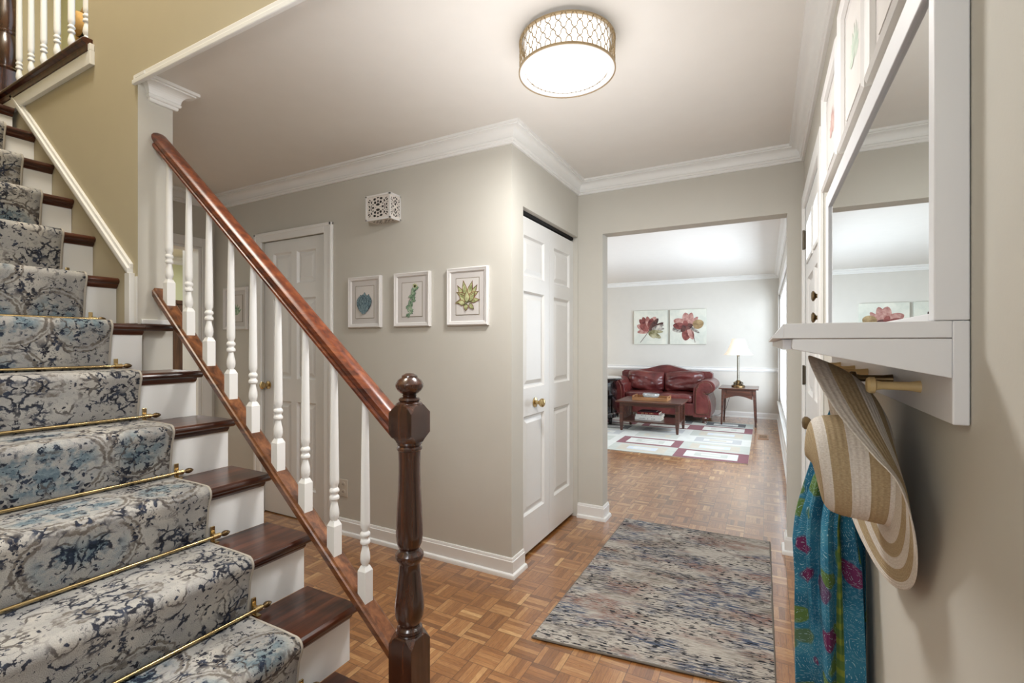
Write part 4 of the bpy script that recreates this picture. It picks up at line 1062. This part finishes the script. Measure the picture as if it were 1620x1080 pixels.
for i in range(21):
    t = i/20; x = SX1-.14+(SX0-SX1+.28)*t
    bk.append((x, .79+.105*math.exp(-((t-.5)/.20)**2)))
bk += [(SX0+.14, .785), (SX0+.10, .755), (SX0+.10, .70)]
MB().prism(bk, 1, SY1-.20, SY1).build('back', 'leather', sf, smooth=40, bevel=.03, bseg=4)
from mathutils import noise as _no
def nz(a, b, c): return _no.noise(Vector((a, b, c)))
def cushion(name, x0, x1, y0, y1, z0, z1, puff, seed, tilt=0):
    mb = MB(); R = random.Random(seed); ph = [R.uniform(0, 6) for _ in range(6)]
    n = 20
    cx, cy, cz = (x0+x1)/2, (y0+y1)/2, (z0+z1)/2
    hx, hy, hz = (x1-x0)/2, (y1-y0)/2, (z1-z0)/2
    rings = []
    m_ = 40
    if tilt:
        for sd in (-1, 1):
            def f(a, b):
                u, v = 2*a-1, 2*b-1; u = math.sin(u*PI/2); v = math.sin(v*PI/2)
                h = max(0, (1-abs(u)**4)*(1-abs(v)**4))**.5
                wr = .045*nz(u*1.7+seed*3.1, v*2.4, seed)+.030*abs(nz(u*3.4+v*2.5, v*3.0-u, seed+5))
                pin = 1-.05*abs(u)**3*(1-abs(v)**2)*0
                return (cx+hx*u*(1-.05*abs(v)**4), cy+sd*hy*h+(wr*h if sd < 0 else 0)+tilt*v*hz, cz+hz*v*(1-.10*abs(u)**4)+.012*math.sin(2.5*u+ph[3]))
            mb.grid(30, 22, f)
        o = mb.build(name, 'leather', sf, smooth=80)
        bm = bmesh.new(); bm.from_mesh(o.data); bmesh.ops.remove_doubles(bm, verts=bm.verts, dist=.0008); bmesh.ops.recalc_face_normals(bm, faces=bm.faces); bm.to_mesh(o.data); bm.free()
        return o
    if tilt:
        for k in range(-8, 9):
            t = k/8; s = (1-abs(t)**3.2)**(1/3.2) if abs(t) < 1 else .0
            s = max(s, .02)
            ring = []
            for i in range(m_):
                a = 2*PI*i/m_; c, sn = math.cos(a), math.sin(a); e = .42
                ux = math.copysign(abs(c)**e, c); uz = math.copysign(abs(sn)**e, sn)
                ux *= 1-.06*(abs(uz) < .4); q = s
                wr = .050*nz(ux*1.6+seed*3.1, uz*2.2, seed)+.026*nz(ux*4.2+uz*2.0, uz*3.5-ux, seed+5)
                ring.append((cx+hx*ux*(.55+.45*q)*(q**.35), cy+hy*t+wr*(1 if t < 0 else 0)+tilt*uz*hz, cz+hz*uz*(q**.35)*(1-.10*ux*ux+.03*math.sin(3*ux+ph[3]))))
            rings.append(ring)
    else:
        for k in range(-6, 7):
            t = k/6; s = max((1-abs(t)**3.5)**(1/3.5) if abs(t) < 1 else 0, .05)
            ring = []
            for i in range(m_):
                a = 2*PI*i/m_; c, sn = math.cos(a), math.sin(a); e = .28
                ux = math.copysign(abs(c)**e, c); uy = math.copysign(abs(sn)**e, sn)
                ring.append((cx+hx*ux*(.93+.07*s)*(s**.12), cy+hy*uy*(.93+.07*s)*(s**.12), cz+hz*t+.006*math.sin(6*ux+ph[4])))
            rings.append(ring)
    mb.rings(rings)
    return mb.build(name, 'leather', sf, smooth=80)
cushion('seat_cushion', IX0+.005, xm-.004, SY0+.02, SY1-.30, .315, .455, 0, 1)
cushion('seat_cushion', xm+.004, IX1-.005, SY0+.02, SY1-.30, .315, .455, 0, 2)
cushion('back_cushion', IX0-.07, xm+.005, SY1-.42, SY1-.17, .44, .79, 0, 3, .12)
cushion('back_cushion', xm+.006, IX1+.09, SY1-.42, SY1-.17, .44, .79, 0, 4, .12)
for x in (SX0+.18, SX1-.16):
    for y in (SY0+.07, SY1-.12):
        MB().lathe([(.0, .0092), (.032, .0092), (.036, .02), (.030, .036), (.040, .05), (.058, .07), (.060, .09), (.045, .112)], (x, y, .0), 2, 16).build('bun_foot', 'cwood', sf, smooth=40)

# coffee table
ct = thing('coffee_table', 'dark cherry mission style coffee table with lower shelf on the pale rug', 'coffee table', (-1.47, 7.15, .008))
TX0, TX1, TY0, TY1, TT = -1.93, -1.01, 6.80, 7.50, .445
zf = .0092
MB().box(TX0, TX1, TY0, TY1, TT-.022, TT).build('table_top', 'cwood', ct, bevel=.004)
for x in (TX0+.07, TX1-.07):
    for y in (TY0+.09, TY1-.08):
        s1, s2 = .024, .015
        MB().hexa([(x-s2, y-s2, zf), (x+s2, y-s2, zf), (x+s2, y+s2, zf), (x-s2, y+s2, zf), (x-s1, y-s1, .13), (x+s1, y-s1, .13), (x+s1, y+s1, .13), (x-s1, y+s1, .13)]).box(x-s1, x+s1, y-s1, y+s1, .13, TT-.022).build('leg', 'cwood', ct, bevel=.002)
for yy in (TY0+.075, TY1-.085): MB().box(TX0+.094, TX1-.094, yy, yy+.02, TT-.075, TT-.022).build('apron', 'cwood', ct)
MB().box(TX0+.06, TX1-.06, TY0+.08, TY1-.07, .135, .158).build('lower_shelf', 'cwood', ct, bevel=.003)
for x in (TX0+.07, TX1-.07):
    s_ = MB()
    s_.box(x-.010, x+.010, TY0+.114, TY1-.104, TT-.065, TT-.022)
    for i in range(6):
        yy = TY0+.16+i*.068; s_.box(x-.006, x+.006, yy-.009, yy+.009, .158, TT-.065)
    s_.build('end_slats', 'cwood', ct)
# tray, bowl, books
ty = thing('serving_tray', 'wooden tray with cut-out handles on the coffee table top', 'tray', (-1.48, 7.18, TT))
a0, a1, b0, b1, zt = -1.74, -1.24, 7.02, 7.34, TT+.001
MB().box(a0, a1, b0, b1, zt, zt+.008).build('tray_base', 'traywood', ty)
MB().box(a0, a1, b0, b0+.012, zt+.008, zt+.045).box(a0, a1, b1-.012, b1, zt+.008, zt+.045).build('long_side', 'traywood', ty)
for x in (a0, a1-.012):
    MB().box(x, x+.012, b0+.012, b1-.012, zt+.008, zt+.028).box(x, x+.012, b0+.012, b0+.11, zt+.028, zt+.06).box(x, x+.012, b1-.11, b1-.012, zt+.028, zt+.06).box(x, x+.012, b0+.11, b1-.11, zt+.05, zt+.06).build('handle_end', 'traywood', ty)
bw = MB()
bw.lathe([(.0, .0), (.06, .0), (.085, .012), (.115, .04), (.125, .062), (.118, .078), (.110, .078), (.112, .06), (.10, .035), (.07, .016), (0, .012)], (-1.50, 7.18, zt+.009), 2, 20)
tag(bw.build('glass_bowl', 'crystal'), 'clear cut glass bowl sitting in the wooden tray', 'bowl')
def book(name, lab, x0, x1, y0, y1, z0, h, mt):
    t = MB().box(x0, x1, y0, y1, z0, z0+.004).box(x0, x1, y0, y1, z0+h-.004, z0+h).box(x0, x1, y0, y0+.004, z0+.004, z0+h-.004).build(name, mt, bevel=.001)
    tag(t, lab, 'book', 'books stacked on the coffee table shelf')
    MB().box(x0+.003, x1-.004, y0+.004, y1-.004, z0+.004, z0+h-.004).build('pages', 'pages', t)
    if mt != 'book_black':
        m_ = MB(); n = int((x1-x0)/.02); R = random.Random(len(lab))
        for i in range(3, n-3):
            if R.random() < .6: m_.box(x0+i*.02, x0+i*.02+.012, y0-.0006, y0+.0002, z0+h*.4, z0+h*(.6 if i % 2 else .68))
        m_.build('spine_marks', 'ink' if mt == 'book_white' else 'peg', t)
book('book', 'large white book at the bottom of the stack under the coffee table', -1.70, -1.33, 7.02, 7.28, .1585, .042, 'book_white')
book('book', 'white book lying directly below the red one on the coffee table shelf', -1.69, -1.32, 7.03, 7.28, .2007, .036, 'book_white')
book('book', 'thick dark red book near the top of the coffee table book stack', -1.67, -1.36, 7.04, 7.27, .2369, .036, 'book_red')
book('book', 'thin black book topmost of the stack on the coffee table shelf', -1.64, -1.40, 7.05, 7.24, .2731, .014, 'book_black')

# side table
sd = thing('side_table', 'small brown end table with one drawer beside the sofa holding a lamp', 'side table', (-.37, 8.35, 0))
ax0, ax1, ay0, ay1, at = -.650, -.095, 8.04, 8.68, .585
MB().box(ax0, ax1, ay0, ay1, at-.018, at).build('table_top', 'cwood', sd, bevel=.004)
for ix, x in enumerate((ax0+.062, ax1-.062)):
    for y in (ay0+.055, ay1-.055):
        zb = .0092 if (ix == 0 and y < 8.3) else .0005; sx = (-.022, .022)[ix]
        s1, s2 = .020, .012
        MB().hexa([(x+sx-s2, y-s2, zb), (x+sx+s2, y-s2, zb), (x+sx+s2, y+s2, zb), (x+sx-s2, y+s2, zb), (x-s1, y-s1, at-.018), (x+s1, y-s1, at-.018), (x+s1, y+s1, at-.018), (x-s1, y+s1, at-.018)]).build('leg', 'cwood', sd, bevel=.002)
ap = [(ax0+.08, at-.018), (ax0+.08, at-.17)]
for i in range(11):
    t = i/10; ap.append((ax0+.10+t*(ax1-ax0-.20), at-.165+.045*math.sin(PI*t)))
ap += [(ax1-.08, at-.17), (ax1-.08, at-.018)]
for yy in (ay0+.045, ay1-.060): MB().prism(ap, 1, yy, yy+.015).build('apron', 'cwood', sd)
for xx in (ax0+.055, ax1-.07): MB().box(xx, xx+.015, ay0+.07, ay1-.07, at-.15, at-.018).build('apron', 'cwood', sd)
dr = MB().box(ax0+.115, ax1-.115, ay0+.036, ay0+.046, at-.100, at-.028).build('drawer', 'cwood', sd, bevel=.003)
MB().lathe([(.0, -.026), (.010, -.024), (.014, -.017), (.010, -.010), (.006, -.004), (.006, 0)], ((ax0+ax1)/2, ay0+.036, at-.064), 1, 12).build('knob', 'peg', dr, smooth=True)
# lamp
LX, LY = -.385, 8.36
la = thing('table_lamp', 'table lamp with white pleated bell shade and slim brass column on the end table', 'lamp', (LX, LY, at))
MB().lathe([(.0, 0), (.098, 0), (.098, .022), (.092, .028), (.080, .032), (.05, .040), (.034, .06), (.028, .085), (.034, .095), (.022, .105), (0, .107)], (LX, LY, at+.0005), 2, 28).build('base', 'oldbrass', la, smooth=35)
for k in range(4):
    a = PI/4+k*PI/2
    MB().tube([(LX+math.cos(a)*.085, LY+math.sin(a)*.085, at+.034), (LX+math.cos(a)*.075, LY+math.sin(a)*.075, at+.062), (LX+math.cos(a)*.045, LY+math.sin(a)*.045, at+.078), (LX+math.cos(a)*.03, LY+math.sin(a)*.03, at+.060)], [.010, .017, .013, .006], 10).build('base_figure', 'bronze', la, smooth=True)
MB().lathe([(.018, .10), (.024, .105), (.020, .115), (.0185, .13), (.0185, .485), (.023, .49), (.020, .505), (.010, .51), (.010, .54)], (LX, LY, at), 2, 18).build('column', 'chrome', la, smooth=40)
sh = MB(); R_ = []
zb, zt_ = at+.51, at+.765
for k in range(9):
    t = k/8; r = .215-(.215-.088)*(t**.62); ring = []
    for i in range(48):
        a = 2*PI*i/48; rr = r*(1-.035*abs(math.cos(a*4))**.5) if i % 6 else r*1.0
        ring.append((LX+rr*math.cos(a), LY+rr*math.sin(a), zb+(zt_-zb)*t))
    R_.append(ring)
sh.rings(R_, True, False); sho = sh.build('lamp_shade', 'shade', la, smooth=60)
s_ = sho.modifiers.new('thick', 'SOLIDIFY'); s_.thickness = .002
point('table_lamp_bulb', (LX, LY, zb+.13), 1.6, (1, .86, .66), .03)
point('living_west_lamp_bulb', (-3.6, 8.5, 1.25), 10, (1, .80, .55), .08)
# lamp standing in the hidden west corner of the living room that warms that wall
tag(MB().tube([(-.50, 8.70, .50), (-.53, 8.80, .40), (-.60, 8.93, .16), (-.72, 9.04, .03), (-.80, 9.06, .01)], .003, 6).build('lamp_cord', 'rubber'), 'thin dark lamp cord trailing down behind the end table', 'cord')

# canvases
def canvas(label, x0, x1, z0, z1, petals):
    t = MB().box(x0, x1, YB-.042, YB-.0005, z0, z1).build('canvas_painting', 'canvas', bevel=.003)
    tag(t, label, 'painting', 'pair of flower canvases above the sofa')
    mb = MB(); cx, cz, S = (x0+x1)/2, (z0+z1)/2, (x1-x0)
    ms = ['petal_red', 'petal_pink', 'petal_dark', 'petal_olive', 'petal_tan', 'petal_grey']
    for i, (px, pz, a, L, W, m) in enumerate(petals):
        leaf(mb, cx+px*S, cz+pz*S, a, L*S*.92, W*S*.85, YB-.0425-.0003*i, m, tip=-.6, n=18)
    mb.tube([(cx-.02*S if x0 < -2 else cx+.10*S, YB-.0435, cz-.08*S), (cx-.18*S if x0 < -2 else cx+.17*S, YB-.0435, cz-.30*S), (cx-.30*S if x0 < -2 else cx+.20*S, YB-.0435, cz-.46*S)], .004, 5, 2)
    mb.build('flower', ms, t)
canvas('square canvas of a red poppy with olive lower petal, left above the sofa', -2.208, -1.598, 1.262, 1.892,
       [(-.05, -.08, 2.75, .42, .22, 1), (-.03, -.10, 3.25, .40, .16, 1), (-.05, -.06, 2.3, .46, .20, 0), (-.08, -.05, 1.95, .44, .18, 0), (-.03, -.02, 1.75, .40, .17, 1), (-.02, -.02, 1.1, .42, .24, 1), (-.02, -.04, 1.35, .36, .2, 0), (-.06, -.1, 2.6, .34, .17, 0), (-.03, -.1, .95, .50, .17, 2), (0, -.1, .55, .50, .15, 2), (.05, -.08, .1, .40, .12, 5), (.04, -.06, .35, .42, .12, 5), (-.02, -.14, -.5, .42, .16, 3), (.0, -.12, -.05, .42, .11, 3), (-.04, -.12, -.85, .30, .16, 3)])
canvas('square canvas of a flower with a tan petal, right above the sofa', -1.550, -.932, 1.262, 1.892,
       [(0, .02, 1.75, .44, .26, 1), (.02, .02, 1.35, .44, .20, 1), (.05, 0, .9, .40, .14, 1), (-.02, .05, 2.75, .44, .26, 1), (-.02, 0, 3.35, .46, .26, 5), (-.05, 0, 3.0, .40, .22, 0), (.0, -.02, -1.75, .42, .28, 0), (.03, -.02, -1.25, .40, .18, 1), (.05, 0, -.6, .36, .10, 5), (.14, .02, .35, .34, .29, 4), (-.16, -.03, .25, .34, .20, 2), (-.02, .02, 2.0, .2, .14, 0), (-.04, .0, -2.4, .22, .14, 2)])

# black lacquer cabinet partly hidden by the door jamb
CX, CY, CR = -2.50, 7.42, .46
bc = thing('round_cabinet', 'glossy black rounded cabinet standing left of the sofa behind the doorway edge', 'cabinet', (CX, CY, .008))
MB().lathe([(CR-.06, .10), (CR-.03, .12), (CR-.03, .17), (CR-.05, .19), (CR-.05, .66), (CR-.02, .69)], (CX, CY, 0), 2, 56).build('cabinet_body', 'black', bc, smooth=35)
MB().lathe([(CR-.03, .69), (CR+.02, .70), (CR+.03, .715), (CR+.02, .735), (0, .74)], (CX, CY, 0), 2, 56).build('lid', 'black', bc, smooth=35)
for a in (-.35, 1.3, 2.8, 4.4):
    x, y = CX+.38*math.cos(a), CY+.38*math.sin(a)
    MB().lathe([(.0, .0092), (.018, .0092), (.026, .06), (.03, .10)], (x, y, 0), 2, 12).build('foot', 'black', bc, smooth=True)

# kitchen hutch and chair seen through the doorway
ku = thing('kitchen_hutch', 'dark brown wooden hutch in the far room seen between the stair balusters', 'hutch', (-6.7, 3.7, 0))
MB().box(-7.09, -6.55, 3.22, 4.5, .0005, .90).build('base_cabinet', 'kwood', ku, bevel=.004)
MB().box(-7.09, -6.70, 3.26, 4.48, .90, 1.78).build('upper_cabinet', 'kwood', ku, bevel=.004)
MB().box(-7.09, -6.68, 3.23, 4.51, 1.78, 1.83).build('cornice', 'kwood', ku, bevel=.006)
